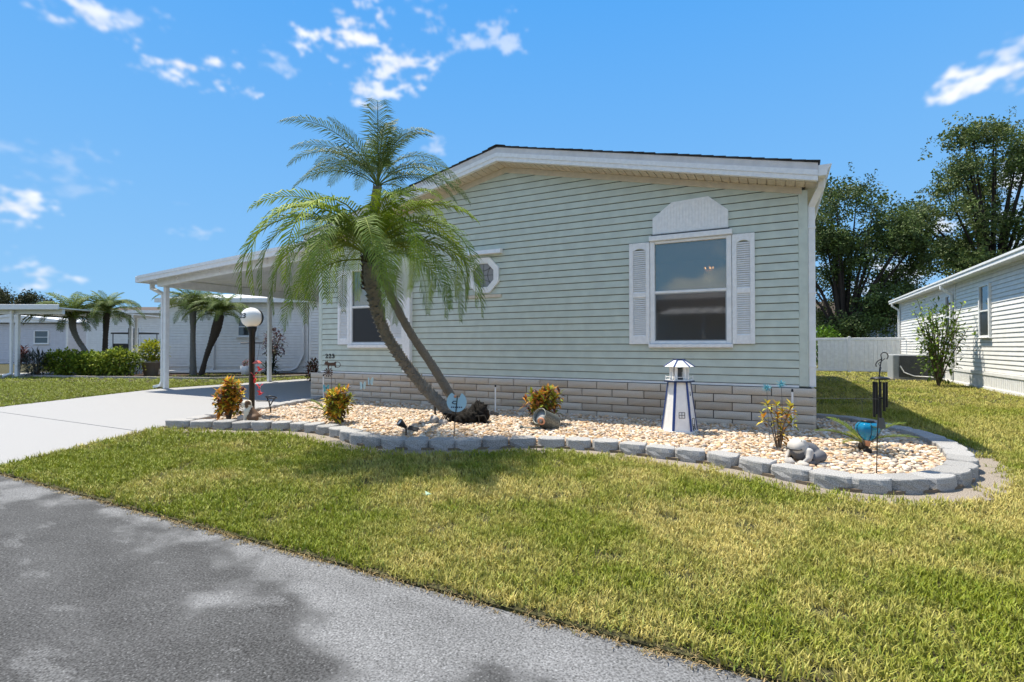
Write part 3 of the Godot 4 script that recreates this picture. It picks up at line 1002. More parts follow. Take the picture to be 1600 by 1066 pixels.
# house seen from afar: local x along the front, facade in local z = 0, body behind
func far_house(called: String, label: String, at: Vector3, turn: float, w: float, d: float, wall_h: float, m: Material, wins: Array, roof_m: Material, rise: float, ridge_along_x := true, over := 0.3) -> Node3D:
	var h := thing(called, label, "house", at, turn)
	var s := mb()
	box(s, Vector3(0, -0.05, -d), Vector3(w, wall_h, -0.003))
	var wall := put(h, "wall", s, m)
	siding(wall, Transform3D(Basis.from_scale(Vector3(1, 1, 1.7)), Vector3.ZERO), 0.08, w - 0.08, 0.25, int((wall_h - 0.25) / 0.11), 0.11, m, [], func(_y): return Vector2(-99, 99), 99.0)
	for x in [0.0, w - 0.08]:
		s = mb()
		box(s, Vector3(x - 0.003, 0.2, -0.05), Vector3(x + 0.083, wall_h, 0.025))
		put(h, "corner_trim", s, M.white_vinyl)
	s = mb()
	if ridge_along_x:
		prism(s, [Vector2(over, wall_h + 0.13), Vector2(-d / 2, wall_h + 0.13 + rise), Vector2(-d - over, wall_h + 0.13), Vector2(-d - over, wall_h + 0.05), Vector2(over, wall_h + 0.05)], -over, w + over, Transform3D(Basis(Vector3(0, 0, 1), Vector3.UP, Vector3(1, 0, 0)), Vector3.ZERO))
	else:
		prism(s, [Vector2(-over, wall_h + 0.13), Vector2(w / 2, wall_h + 0.13 + rise), Vector2(w + over, wall_h + 0.13), Vector2(w + over, wall_h + 0.05), Vector2(-over, wall_h + 0.05)], -d - over, over)
	put(h, "roof", s, roof_m)
	s = mb()
	if ridge_along_x:
		box(s, Vector3(-over - 0.01, wall_h - 0.02, over + 0.002), Vector3(w + over + 0.01, wall_h + 0.15, over + 0.06))
	else:
		for k in [0, 1]:
			var xa := -over if k == 0 else w / 2
			var xb := w / 2 if k == 0 else w + over
			var ya := wall_h + 0.13 if k == 0 else wall_h + 0.13 + rise
			var yb := wall_h + 0.13 + rise if k == 0 else wall_h + 0.13
			prism(s, [Vector2(xa, ya - 0.15), Vector2(xb, yb - 0.15), Vector2(xb, yb + 0.02), Vector2(xa, ya + 0.02)], over + 0.002, over + 0.05)
	put(h, "fascia", s, M.white_vinyl)
	for q in wins: sash_window(h, Transform3D(Basis.IDENTITY, Vector3(0, 0, 0.034)), q[0], q[1], q[2], q[3], 0.07, 0.0, 0.05, 0.5, M.dark_glass, M.dark_glass)
	return h

func neighbours() -> void:
	var yaw := deg_to_rad(27.45)
	# white house behind the carport
	var a := far_house("white_house", "white clapboard house with small window seen under the carport", Vector3(-22.00, 0, -4.61), yaw, 5.62, 6.0, 2.82, M.white_vinyl, [[2.86, 3.54, 1.50, 2.20]], M.white_metal, 0.5)
	var s := mb()
	duct(s, [Vector3(1.86, 2.8, 0.25), Vector3(1.86, 2.66, 0.2), Vector3(1.86, 2.5, 0.07), Vector3(1.86, 0.15, 0.07), Vector3(1.8, 0.07, 0.2)], 0.09, 0.11, Vector3(0, 0, 1))
	put(a, "downspout", s, M.white_metal)
	s = mb()
	duct(s, [Vector3(5.45, 2.8, 0.25), Vector3(5.45, 2.62, 0.2), Vector3(5.45, 2.4, 0.08), Vector3(5.45, 0.75, 0.08), Vector3(5.4, 0.6, 0.1), Vector3(5.22, 0.22, 0.15), Vector3(5.0, 0.12, 0.2), Vector3(3.6, 0.1, 0.5), Vector3(0.6, 0.1, 1.3)], 0.10, 0.10, Vector3(0, 0.3, 1))
	put(a, "drain_pipe", s, M.white_metal)
	s = mb()
	for k in 3: box(s, Vector3(3.2 + 0.24 * k, 1.50, 0.03), Vector3(3.21 + 0.24 * k, 2.2, 0.05))
	var b := far_house("white_house", "white clapboard wing with gutter between the carport and the green home", Vector3(-16.08, 0, -6.44), yaw, 2.6, 4.0, 2.80, M.white_vinyl, [], M.white_metal, 0.4)
	b.position.y = 0.0
	# house with the golf cart
	far_house("pale_house", "pale clapboard house with dark window behind the golf cart", Vector3(-36.28, 0, -7.90), yaw, 5.6, 7.0, 3.02, M.pale_siding, [[2.46, 3.12, 0.95, 2.14]], M.brown_shingle, 0.5)
	far_house("grey_house", "grey clapboard house with small white window and white roof", Vector3(-45.60, 0, -5.31), yaw, 6.6, 7.0, 2.50, M.grey_siding, [[4.62, 5.42, 1.28, 2.02]], M.white_metal, 0.42, false)
	left_carport()
	golf_cart()
	right_house()
	# beyond the fence
	var p := far_house("tan_house", "cream house with brown roof and screened porch beyond the white fence", Vector3(2.89, 0, -35.01), yaw, 5.4, 8.0, 2.85, M.pale_siding, [[0.8, 1.4, 1.2, 2.4], [2.1, 2.6, 1.0, 2.5]], M.brown_shingle, 1.6)
	for k in 4:
		s = mb()
		box(s, Vector3(2.75 + 0.62 * k, 0.2, 0.06), Vector3(3.27 + 0.62 * k, 2.6, 0.09))
		put(p, "screen", s, M.dark_glass)
		s = mb()
		box(s, Vector3(3.28 + 0.62 * k, 0.0, 0.05), Vector3(3.36 + 0.62 * k, 2.8, 0.14))
		put(p, "porch_post", s, M.white_vinyl)
	far_house("tan_house", "pale gabled house mostly hidden by the dark tree beyond the fence", Vector3(-2.06, 0, -41.45), yaw, 7.0, 8.0, 3.2, M.pale_siding, [[5.2, 5.9, 1.6, 2.7], [6.2, 6.8, 1.6, 2.7]], M.brown_shingle, 1.4)
	street_house()

func left_carport() -> void:
	var c := thing("carport", "neighbour's white carport with thick post at the far left edge", "carport", Vector3(-25.66, 0, 0.67), deg_to_rad(27.45))
	var s := mb()
	box(s, Vector3(0, 2.36, -6.0), Vector3(3.95, 2.40, 0.0))
	put(c, "roof", s, M.white_metal)
	s = mb()
	cbox(s, Vector3(0, 2.32, 0.002), Vector3(3.97, 2.50, 0.06), 0.008)
	put(c, "fascia", s, M.white_metal)
	s = mb()
	box(s, Vector3(0, 2.18, -0.3), Vector3(3.9, 2.355, -0.2))
	put(c, "beam", s, M.white_metal)
	for q in [[2.36, -0.2], [3.9, -3.4], [2.36, -5.8]]: square_post(c, q[0], q[1], 0.0, 2.178 if q[1] > -1 else 2.36, 0.11)
	s = mb()
	duct(s, [Vector3(2.23, 2.3, -0.12), Vector3(2.23, 0.12, -0.12), Vector3(2.1, 0.05, 0.05)], 0.08, 0.10, Vector3(0, 0, 1))
	put(c, "downspout", s, M.white_metal)
	s = mb()
	slab(s, [Vector2(0, 0.3), Vector2(2.9, 0.2), Vector2(2.9, -6), Vector2(0, -6)], 0.0, 0.012)
	var d := ground_sheet("neighbour_driveway", s, M.concrete)
	d.transform = c.transform

func golf_cart() -> void:
	var g := thing("golf_cart", "black and white golf cart parked behind the hedge", "golf cart", Vector3(-28.59, 0, -6.25), deg_to_rad(27.45 - 12.0))
	var s := mb()
	cbox(s, Vector3(-0.2, 1.66, -0.6), Vector3(1.35, 1.73, 0.6), 0.02)
	put(g, "canopy", s, M.black_plastic)
	for q in [[-0.1, 0.55], [-0.1, -0.55], [1.25, 0.55], [1.25, -0.55]]:
		s = mb()
		tube(s, [Vector3(q[0], 0.6, q[1]), Vector3(q[0], 1.66, q[1])], 0.02, 6)
		put(g, "canopy_post", s, M.black_metal)
	s = mb()
	prism(s, [Vector2(-0.5, 0.3), Vector2(1.8, 0.3), Vector2(1.85, 0.6), Vector2(1.45, 0.8), Vector2(1.1, 0.42), Vector2(0.6, 0.42), Vector2(0.55, 0.62), Vector2(-0.45, 0.66)], -0.55, 0.55)
	put(g, "body", s, M.white_paint)
	s = mb()
	cbox(s, Vector3(-0.1, 0.665, -0.5), Vector3(0.5, 0.8, 0.5), 0.03)
	put(g, "seat", s, M.black_plastic)
	s = mb()
	cbox(s, Vector3(-0.2, 0.805, -0.5), Vector3(-0.08, 1.2, 0.5), 0.03)
	put(g, "backrest", s, M.black_plastic)
	s = mb()
	tube(s, [Vector3(1.15, 0.6, 0.25), Vector3(0.85, 1.0, 0.25)], 0.02, 6)
	put(g, "steering_column", s, M.black_metal)
	for q in [[-0.05, 0.5], [-0.05, -0.5], [1.4, 0.5], [1.4, -0.5]]:
		s = mb()
		lathe(s, [Vector2(0.0, -0.08), Vector2(0.2, -0.08), Vector2(0.235, -0.05), Vector2(0.235, 0.05), Vector2(0.2, 0.08), Vector2(0.0, 0.08)], 16, Transform3D(Basis(Vector3.RIGHT, PI / 2), Vector3(q[0], 0.235, q[1])))
		put(g, "wheel", s, M.black_plastic)

func right_house() -> void:
	var h := thing("white_house", "off-white clapboard house with narrow windows at the right edge", "house")
	var s := mb()
	box(s, Vector3(4.203, 0.0, -19.1), Vector3(12.0, 2.95, -1.0))
	var wall := put(h, "wall", s, M.pale_siding)
	var t := Transform3D(Basis(Vector3.UP, -PI / 2), Vector3(4.2, 0, 0))
	siding(wall, t, -19.02, -1.0, 0.44, 24, 0.1016, M.pale_siding, [], func(_y): return Vector2(-99, 99), 3.6)
	for q in [[-19.11, -19.02], [-11.62, -11.52]]:
		s = mb()
		box(s, Vector3(4.17, 0.4, q[0]), Vector3(4.22, 2.9, q[1]))
		put(h, "corner_post", s, M.pale_siding)
	# ribbed skirting
	s = mb()
	box(s, Vector3(4.185, 0.0, -19.1), Vector3(4.2, 0.36, -1.0))
	var sk := put(h, "skirting", s, M.white_vinyl)
	for z in [[0.36, 0.44], [0.0, 0.075]]:
		s = mb()
		cbox(s, Vector3(4.15, z[0], -19.1), Vector3(4.1845, z[1], -1.0), 0.005)
		put(sk, "skirting_rail", s, M.white_vinyl)
	var rib := mb()
	cbox(rib, Vector3(-0.018, 0.076, -0.04), Vector3(-0.0005, 0.359, 0.04), 0.006)
	var ribm := done(rib)
	for k in 110: put(sk, "skirting_rib", ribm, M.white_vinyl, Transform3D(Basis.IDENTITY, Vector3(4.185, 0, -6.0 - 0.105 * k)))
	# eave
	s = mb()
	prism(s, [Vector2(3.87, 2.84), Vector2(3.93, 2.84), Vector2(3.95, 2.98), Vector2(3.85, 2.98), Vector2(3.85, 2.93), Vector2(3.87, 2.90)], -19.4, -0.8)
	put(h, "gutter", s, M.white_metal)
	s = mb()
	box(s, Vector3(3.951, 2.86, -19.35), Vector3(4.2, 2.88, -0.85))
	put(h, "soffit", s, M.white_vinyl)
	s = mb()
	prism(s, [Vector2(3.951, 2.885), Vector2(12.0, 4.5), Vector2(12.0, 4.62), Vector2(3.94, 3.0)], -19.4, -0.8)
	put(h, "roof", s, M.shingle)
	for z in [-11.75, -18.95]:
		s = mb()
		duct(s, [Vector3(3.91, 2.845, z), Vector3(3.91, 2.74, z), Vector3(4.13, 2.56, z), Vector3(4.13, 2.45, z), Vector3(4.13, 0.1, z)], 0.09, 0.07, Vector3(-1, 0, 0))
		put(h, "downspout", s, M.white_metal)
	for q in [[-9.46, -8.86], [-12.36, -11.92]]:
		sash_window(h, t.translated(Vector3(-0.02, 0, 0)), q[0], q[1], 1.32, 2.53, 0.065, 0.0, 0.03, 0.5, M.dark_glass, M.screen_mesh)
	# air conditioner
	var a := thing("air_conditioner", "grey air conditioner cabinet on the lawn beside the white house", "air conditioner", Vector3(3.42, 0.0, -13.1), 0.0)
	s = mb()
	cbox(s, Vector3(-0.52, 0.05, -0.5), Vector3(0.62, 0.80, 0.42), 0.02)
	put(a, "cabinet", s, M.grey_metal)
	s = mb()
	cbox(s, Vector3(-0.36, 0.10, 0.421), Vector3(0.60, 0.78, 0.45), 0.01)
	var gr := put(a, "front_grille", s, M.dark_grey)
	for k in 15:
		s = mb()
		box(s, Vector3(-0.34, 0.125 + 0.042 * k, 0.4505), Vector3(0.58, 0.145 + 0.042 * k, 0.462))
		put(gr, "grille_slat", s, M.dark_grey)
	s = mb()
	box(s, Vector3(-0.6, 0.0, -0.55), Vector3(0.68, 0.049, 0.5))
	put(a, "pad", s, M.kerb)
	s = mb()
	tube(s, [Vector3(-0.34, 0.45, 0.48), Vector3(-0.25, 0.25, 0.5), Vector3(0.0, 0.14, 0.52), Vector3(0.4, 0.12, 0.55), Vector3(0.8, 0.05, 0.6)], 0.018, 6)
	put(a, "hose", s, M.white_paint)

# house across the street, behind the camera: mirrored in the panes
func street_house() -> void:
	var h := thing("white_house", "white house with ribbed carport roof mirrored in the right window", "house", Vector3(-9, 0, 19.0), PI)
	var s := mb()
	box(s, Vector3(-14, 0, -9), Vector3(4, 2.9, -1.5))
	put(h, "wall", s, M.white_vinyl)
	s = mb()
	prism(s, [Vector2(-1.0, 2.9), Vector2(-5.5, 3.9), Vector2(-10, 2.9)], -14.3, 4.3, Transform3D(Basis(Vector3(0, 0, 1), Vector3.UP, Vector3(1, 0, 0)), Vector3.ZERO))
	put(h, "roof", s, M.shingle)
	for k in 8:
		s = mb()
		box(s, Vector3(-8.0 + 0.55 * k, 0, 0), Vector3(-7.55 + 0.55 * k, 0.05, 3.4), Transform3D(Basis(Vector3.RIGHT, 0.14), Vector3(0, 3.0, -1.6)))
		put(h, "awning_panel", s, M.white_metal)
	for k in 3: square_post(h, -7.8 + 2.1 * k, 1.6, 0.0, 2.5)
	for x in [-2.5, 0.8]:
		s = mb()
		box(s, Vector3(x, 1.0, -1.499), Vector3(x + 1.2, 2.3, -1.44))
		put(h, "window", s, M.dark_glass)

func fence() -> void:
	var f := thing("vinyl_fence", "white vinyl privacy fence between the two houses", "fence", Vector3(0.2, 0, -17.9))
	var bm := mb()
	cbox(bm, Vector3(-0.072, 0.12, -0.02), Vector3(0.072, 1.32, 0.02), 0.006)
	var bmesh := done(bm)
	for q in [[0.98, 2.02], [2.16, 3.9]]:
		var n := int((q[1] - q[0]) / 0.148)
		for k in n: put(f, "fence_board", bmesh, M.white_vinyl, Transform3D(Basis.IDENTITY, Vector3(q[0] + 0.075 + 0.148 * k, 0, 0)))
	for q in [[0.86, 2.02], [2.16, 3.95]]:
		for y in [[0.04, 0.13], [1.31, 1.42]]:
			var s := mb()
			cbox(s, Vector3(q[0], y[0], -0.04), Vector3(q[1], y[1], 0.04), 0.008)
			put(f, "rail", s, M.white_vinyl)
	for x in [0.80, 2.09]:
		var s := mb()
		cbox(s, Vector3(x - 0.065, 0, -0.065), Vector3(x + 0.065, 1.44, 0.065), 0.01)
		prism(s, [Vector2(x - 0.075, 1.441), Vector2(x + 0.075, 1.441), Vector2(x, 1.49)], -0.075, 0.075)
		put(f, "fence_post", s, M.white_vinyl)

# ------------------------------------------------------------------ edging stones, gravel, grass
func edging_block(k: int) -> ArrayMesh:
	var n := FastNoiseLite.new()
	n.seed = 60 + k
	n.frequency = 6.0
	var s := mb()
	# outline seen from above: narrow back, wide split front with broken corners
	var o := [Vector2(-0.098, -0.105), Vector2(0.098, -0.105), Vector2(0.139, 0.035), Vector2(0.130, 0.058), Vector2(0.098, 0.088), Vector2(0.035, 0.10), Vector2(-0.03, 0.102), Vector2(-0.098, 0.09), Vector2(-0.131, 0.058), Vector2(-0.139, 0.035)]
	var lv := [0.0, 0.03, 0.062, 0.092, 0.101]
	var g := []
	for i in o.size():
		var col := []
		for j in lv.size():
			var q: Vector2 = o[i]
			var front := 1.0 if i >= 3 and i <= 8 else 0.12
			var sh := 0.016 * n.get_noise_3d(q.x * 2.0, lv[j] * 2.5, q.y) * front
			var b: Vector2 = q * (1.0 + (0.025 if j == 2 or j == 1 else 0.0) * (1.0 if i >= 4 and i <= 7 else 0.0)) + q.normalized() * sh
			if j == 4: b = q * 0.955 + q.normalized() * sh * 0.8
			col.append(Vector3(b.x, lv[j] + (0.003 * n.get_noise_2d(q.x * 3.0, q.y * 3.0) if j > 2 else 0.0), b.y))
		g.append(col)
	for i in o.size():
		var m := (i + 1) % o.size()
		for j in lv.size() - 1: quad(s, g[i][j], g[m][j], g[m][j + 1], g[i][j + 1])
	for i in range(1, o.size() - 1): tri(s, g[0][4], g[i][4], g[i + 1][4])
	return done(s)

func ordinal(i: int) -> String:
	var few := ["first", "second", "third", "fourth", "fifth", "sixth", "seventh", "eighth", "ninth", "tenth", "eleventh", "twelfth", "thirteenth", "fourteenth", "fifteenth", "sixteenth", "seventeenth", "eighteenth", "nineteenth"]
	if i < 19: return few[i]
	var tens: String = ["twent", "thirt"][(i + 1) / 10 - 2]
	return tens + "ieth" if (i + 1) % 10 == 0 else tens + "y-" + few[(i + 1) % 10 - 1]

func edging() -> void:
	var kinds := []
	for k in 6: kinds.append(edging_block(k))
	var r := RandomNumberGenerator.new()
	r.seed = 31
	var rows := [
		[FRONT, "grey edging block in the front row, %s from the driveway tip", "edging blocks along the front of the gravel bed", 1.0],
		[BACK, "grey edging block in the right-hand curve, %s after the front row ends", "edging blocks round the right end of the gravel bed", 1.0],
		[SIDE, "grey edging block beside the driveway, %s from the tip", "edging blocks between the driveway and the gravel bed", -1.0]]
	for row in rows:
		var pts: Array = row[0]
		for i in pts.size() - 1:
			var a: Vector2 = pts[i]
			var b: Vector2 = pts[i + 1]
			var along := (b - a)
			var len_ := along.length()
			var out = Vector2(-along.y, along.x).normalized() * row[3]
			if row[3] > 0 and row[0] == BACK: out = Vector2(-along.y, along.x).normalized()
			var mid = (a + b) / 2.0 - out * 0.095
			var turn := atan2(out.x, out.y) + r.randf_range(-0.05, 0.05)
			var o := MeshInstance3D.new()
			o.name = numbered("edging_block")
			o.mesh = kinds[r.randi() % 6]
			o.material_override = M.block if r.randf() < 0.65 else M.block_b
			o.transform = Transform3D(Basis(Vector3.UP, turn) * Basis.from_euler(Vector3(r.randf_range(-0.03, 0.03), 0, r.randf_range(-0.03, 0.03))) * Basis.from_scale(Vector3(len_ / 0.281, r.randf_range(0.98, 1.06), 1.0)), Vector3(mid.x, 0.003, mid.y))
			add_child(o)
			tag(o, row[1] % ordinal(i), "edging block", row[2])

func pebble_mesh(k: int) -> ArrayMesh:
	var s := mb()
	s.set_smooth_group(0)
	var n := FastNoiseLite.new()
	n.seed = 80 + k
	n.frequency = 0.8
	var seg := 8
	var g := []
	for i in 6:
		var col := []
		var a := PI * i / 5 - PI / 2
		for j in seg:
			var b := TAU * j / seg
			var v := Vector3(cos(a) * cos(b), sin(a), cos(a) * sin(b))
			v *= 1.0 + 0.35 * n.get_noise_3d(v.x, v.y, v.z)
			col.append(v * Vector3(1.0, 0.62, 0.78))
		g.append(col)
	for i in 5:
		for j in seg: quad(s, g[i][j], g[i + 1][j], g[i + 1][(j + 1) % seg], g[i][(j + 1) % seg])
	return done(s)

func gravel() -> void:
	var r := RandomNumberGenerator.new()
	r.seed = 55
	var inner: PackedVector2Array = Geometry2D.offset_polygon(bed, -0.17)[0]
	var house_edge := Geometry2D.offset_polygon(bed, -0.02)[0]
	var pal := [Color(0.62, 0.48, 0.33), Color(0.58, 0.40, 0.25), Color(0.68, 0.60, 0.48), Color(0.52, 0.42, 0.31), Color(0.65, 0.53, 0.40), Color(0.42, 0.29, 0.17), Color(0.70, 0.65, 0.57), Color(0.38, 0.33, 0.28), Color(0.62, 0.47, 0.36), Color(0.50, 0.33, 0.18)]
	var where := [[], [], [], []]
	var tints := [[], [], [], []]
	for layer in 2:
		var step := 0.034 if layer == 0 else 0.045
		var x := -8.4
		while x < 1.3:
			var z := -1.3
			while z < 3.4:
				var p := Vector2(x + r.randf_range(-0.5, 0.5) * step, z + r.randf_range(-0.5, 0.5) * step)
				z += step
				var wall_side := p.y < 0.2 or (p.x < -7.6 and p.y < 0.4)
				if not Geometry2D.is_point_in_polygon(p, house_edge if wall_side else inner): continue
				if p.y < 0.1 and p.x < 0.12: continue
				var size := clampf(0.0192 * exp(r.randfn(0.0, 0.24)), 0.012, 0.038)
				var k := r.randi() % 4
				var y := 0.036 + size * 0.25 + layer * 0.014 + 0.02 * field.get_noise_2d(p.x * 40.0, p.y * 40.0)
				var b := Basis(Vector3.UP, r.randf() * TAU) * Basis(Vector3.RIGHT, r.randf_range(-0.5, 0.5)) * Basis.from_scale(Vector3(size * r.randf_range(0.9, 1.35), size, size))
				where[k].append(Transform3D(b, Vector3(p.x, y, p.y)))
				var c: Color = pal[r.randi() % pal.size()]
				var f := r.randf_range(0.82, 1.08)
				tints[k].append(Color(c.r * f, c.g * f, c.b * f))
			x += step
	var o := Node3D.new()
	o.name = "gravel"
	add_child(o)
	o.set_meta("kind", "stuff")
	tag(o, "cream and peach river pebbles filling the bed along the house", "gravel")
	for k in 4: scatter(o, "pebble_layer", pebble_mesh(k), M.pebble, where[k], tints[k])

func grass_clump(k: int, blades: int, spread: float) -> ArrayMesh:
	var r := RandomNumberGenerator.new()
	r.seed = 300 + k
	var s := mb()
	s.set_smooth_group(-1)
	for i in blades:
		var a := r.randf() * TAU
		var p := Vector3(cos(r.randf() * TAU), 0, sin(r.randf() * TAU)) * spread * sqrt(r.randf())
		var d := Vector3(cos(a), 0, sin(a))
		var lean := r.randf_range(0.25, 1.1)
		var l := r.randf_range(0.026, 0.056)
		var w := r.randf_range(0.0018, 0.0031)
		var side := Vector3(-d.z, 0, d.x) * w
		var m := p + d * l * 0.5 * sin(lean * 0.6) + Vector3.UP * l * 0.55 * cos(lean * 0.6)
		var e := m + d * l * 0.5 * sin(lean * 1.3) + Vector3.UP * l * 0.5 * cos(lean * 1.3)
		var c := Color(1, 1, 1)
		var t := r.randf()
		if t < 0.22: c = Color(1.75, 1.30, 1.5)
		elif t < 0.45: c = Color(0.68, 0.85, 0.75)
		elif t < 0.7: c = Color(1.25, 1.2, 1.1)
		s.set_color(c)
		quad(s, p - side, m - side * 0.9, m + side * 0.9, p + side)
		tri(s, m - side * 0.9, e, m + side * 0.9)
	return done(s)

func lawn() -> void:
	var r := RandomNumberGenerator.new()
	r.seed = 91
	var where := [[], [], [], []]
	var tints := [[], [], [], []]
	var patch := FastNoiseLite.new()
	patch.seed = 8
	patch.frequency = 0.55
	patch.fractal_octaves = 4
	# rings of growing distance: near, far, step, size
	for band in [[0.0, 3.2, 0.0235, 1.0], [3.2, 5.2, 0.033, 1.2], [5.2, 9.0, 0.052, 1.6], [9.0, 15.0, 0.10, 2.1], [15.0, 28.0, 0.19, 3.4]]:
		var step: float = band[2]
		var reach: float = band[1]
		var x := EYE.x - reach * 1.5 - 0.5
		while x < minf(EYE.x + reach * 1.7, 6.0):
			var z := EYE.z - reach * 2.0 - 0.5
			while z < 5.42:
				var p := Vector2(x + r.randf_range(-0.5, 0.5) * step, z + r.randf_range(-0.5, 0.5) * step)
				z += step
				var rel := p - Vector2(EYE.x, EYE.z)
				var depth := rel.dot(Vector2(-0.461, -0.8874))
				if depth < band[0] or depth >= band[1] or depth < 0.3: continue
				var across := rel.dot(Vector2(0.8874, -0.461))
				if across < -depth * 1.3 - 0.5 or across > depth * (2.3 if depth < 9.0 else 1.3) + 0.5: continue
				if not on_lawn(p): continue
				if p.x < -13.9 and (p.y < -1.2 - 0.16 * (p.x + 24.0) and p.x < -19.4): continue
				if p.x < -13.9 and p.y < -5.5: continue
				if p.y > 5.385 + 0.03 * patch.get_noise_2d(p.x * 8.0, 1.0): continue
				var n := patch.get_noise_2d(p.x, p.y)
				var n2 := patch.get_noise_2d(p.x * 4.0 + 50.0, p.y * 4.0)
				# worn and bare spots
				if n2 > 0.42 and r.randf() < 0.7: continue
				# sandy fringe next to the blocks is thin
				if p.y < 3.7 and p.x > -6.6 and p.x < 1.9 and Geometry2D.is_point_in_polygon(p, bed_fringe) and r.randf() < 0.75 + n2: continue
				var straw := clampf(0.46 + 1.1 * n + 0.7 * n2 + 0.07 * (p.x + 1.0) + r.randf_range(-0.18, 0.18), 0.0, 1.0)
				if p.x < -9.0 or p.y < 0.0: straw *= 0.7
				var green := Color(0.24, 0.275, 0.022)
				var dry := Color(0.54, 0.46, 0.14)
				var c := green.lerp(dry, straw)
				var f := r.randf_range(0.72, 1.2)
				var k := r.randi() % 4
				var size: float = band[3] * r.randf_range(0.75, 1.15)
				var tall = r.randf_range(0.7, 1.1) * (1.0 if band[3] < 1.6 else 1.6 / band[3] * 0.9)
				where[k].append(Transform3D(Basis(Vector3.UP, r.randf() * TAU) * Basis.from_scale(Vector3(size, size * tall, size)), Vector3(p.x, -0.002, p.y)))
				tints[k].append(Color(c.r * f, c.g * f, c.b * f))
			x += step
	var o := Node3D.new()
	o.name = "grass"
	add_child(o)
	o.set_meta("kind", "stuff")
	tag(o, "mown lawn grass, green mixed with straw coloured blades", "grass")
	for k in 4: scatter(o, "grass_layer", grass_clump(k, 9, 0.022), M.grass, where[k], tints[k])
	# dead runners hanging over the edge of the street
	var w2 := []
	var t2 := []
	for i in 1500:
		var px := r.randf_range(-6.3, 3.0)
		w2.append(Transform3D(Basis(Vector3.UP, r.randf() * TAU) * Basis.from_scale(Vector3(0.8, 0.32, 0.8) * r.randf_range(0.5, 0.95)), Vector3(px, -0.014 + r.randf() * 0.01, 5.395 + 0.022 * r.randfn())))
		var f := r.randf_range(0.6, 1.1)
		t2.append(Color(0.40 * f, 0.29 * f, 0.13 * f))
	var d := scatter(self, "dead_grass", grass_clump(7, 9, 0.03), M.grass, w2, t2)
	tag(d, "straw coloured dead grass along the street edge", "dead grass")
var bed_fringe := PackedVector2Array()

# ------------------------------------------------------------------ plants
func leaf(s: SurfaceTool, p: Vector3, d: Vector3, l: float, w: float, c: Color, droop := 0.3) -> void:
	var side := d.cross(Vector3.UP)
	if side.length() < 0.05: side = Vector3.RIGHT
	side = side.normalized() * w / 2
	var m := p + d * l * 0.5
	var e := m + (d + Vector3.DOWN * droop).normalized() * l * 0.5
	var up := side.cross(d).normalized() * w * 0.18
	s.set_color(c)
	tri(s, p, m - side + up, m)
	tri(s, p, m, m + side + up)
	tri(s, m - side + up, e, m)
	tri(s, m, e, m + side + up)

func shade_of(r: RandomNumberGenerator, pal: Array) -> Color:
	var c: Color = pal[r.randi() % pal.size()]
	var f := r.randf_range(0.75, 1.2)
	return Color(c.r * f, c.g * f, c.b * f)

# shrub of branching stems that carry rosettes of leaves
func rosette_shrub(called: String, label: String, at: Vector3, rad: Vector3, lift: float, stems: int, per: int, l: float, w: float, pal: Array, seed_: int, group := "") -> Node3D:
	var o := thing(called, label, "shrub", at, 0.0, group)
	var r := RandomNumberGenerator.new()
	r.seed = seed_
	var st := mb()
	var lf := mb()
	for i in stems:
		var v := Vector3(r.randfn(), r.randfn(), r.randfn()).normalized() * pow(r.randf(), 0.4)
		var tip := Vector3(v.x * rad.x, lift + rad.y + v.y * rad.y, v.z * rad.z)
		var foot := Vector3(tip.x * 0.12, 0.0, tip.z * 0.12)
		var mid := foot.lerp(tip, 0.5) + Vector3(-tip.x * 0.12, 0.04, -tip.z * 0.12)
		tube(st, [foot, mid, tip], [0.007, 0.005, 0.003], 5, false)
		for k in per:
			var a := TAU * (k * 0.381966) + r.randf()
			var el := lerpf(-0.5, 1.25, float(k) / per)
			var d := Vector3(cos(a) * cos(el), sin(el), sin(a) * cos(el))
			leaf(lf, tip - Vector3.UP * (per - k) * 0.006, d, l * r.randf_range(0.7, 1.15), w, shade_of(r, pal), 0.35)
	put(o, "stems", st, M.twig)
	put(o, "foliage", lf, M.leaf)
	return o

# dense bush: leaves all through a lumpy volume
func dense_bush(called: String, label: String, at: Vector3, rad: Vector3, n: int, l: float, w: float, pal: Array, seed_: int, turn := 0.0, group := "") -> Node3D:
	var o := thing(called, label, "shrub", at, turn, group)
	var r := RandomNumberGenerator.new()
	r.seed = seed_
	var f := FastNoiseLite.new()
	f.seed = seed_
	f.frequency = 1.6
	var st := mb()
	for i in 7:
		var a := TAU * i / 7
		tube(st, [Vector3.ZERO, Vector3(cos(a) * rad.x * 0.3, rad.y, sin(a) * rad.z * 0.3), Vector3(cos(a) * rad.x * 0.6, rad.y * 1.5, sin(a) * rad.z * 0.6)], [0.02, 0.014, 0.006], 5, false)
	var lf := mb()
	for i in n:
		var v := Vector3(r.randfn(), r.randfn(), r.randfn()).normalized()
		var rr := pow(r.randf(), 0.22) * (0.86 + 0.5 * f.get_noise_3d(v.x * 2.0, v.y * 2.0, v.z * 2.0))
		var p := Vector3(v.x * rad.x * rr, rad.y + v.y * rad.y * rr, v.z * rad.z * rr)
		if p.y < 0.02: continue
		leaf(lf, p, (v + Vector3(r.randfn(), r.randfn() + 0.4, r.randfn()) * 0.7).normalized(), l * r.randf_range(0.7, 1.2), w, shade_of(r, pal))
	put(o, "stems", st, M.twig)
	put(o, "foliage", lf, M.leaf)
	return o

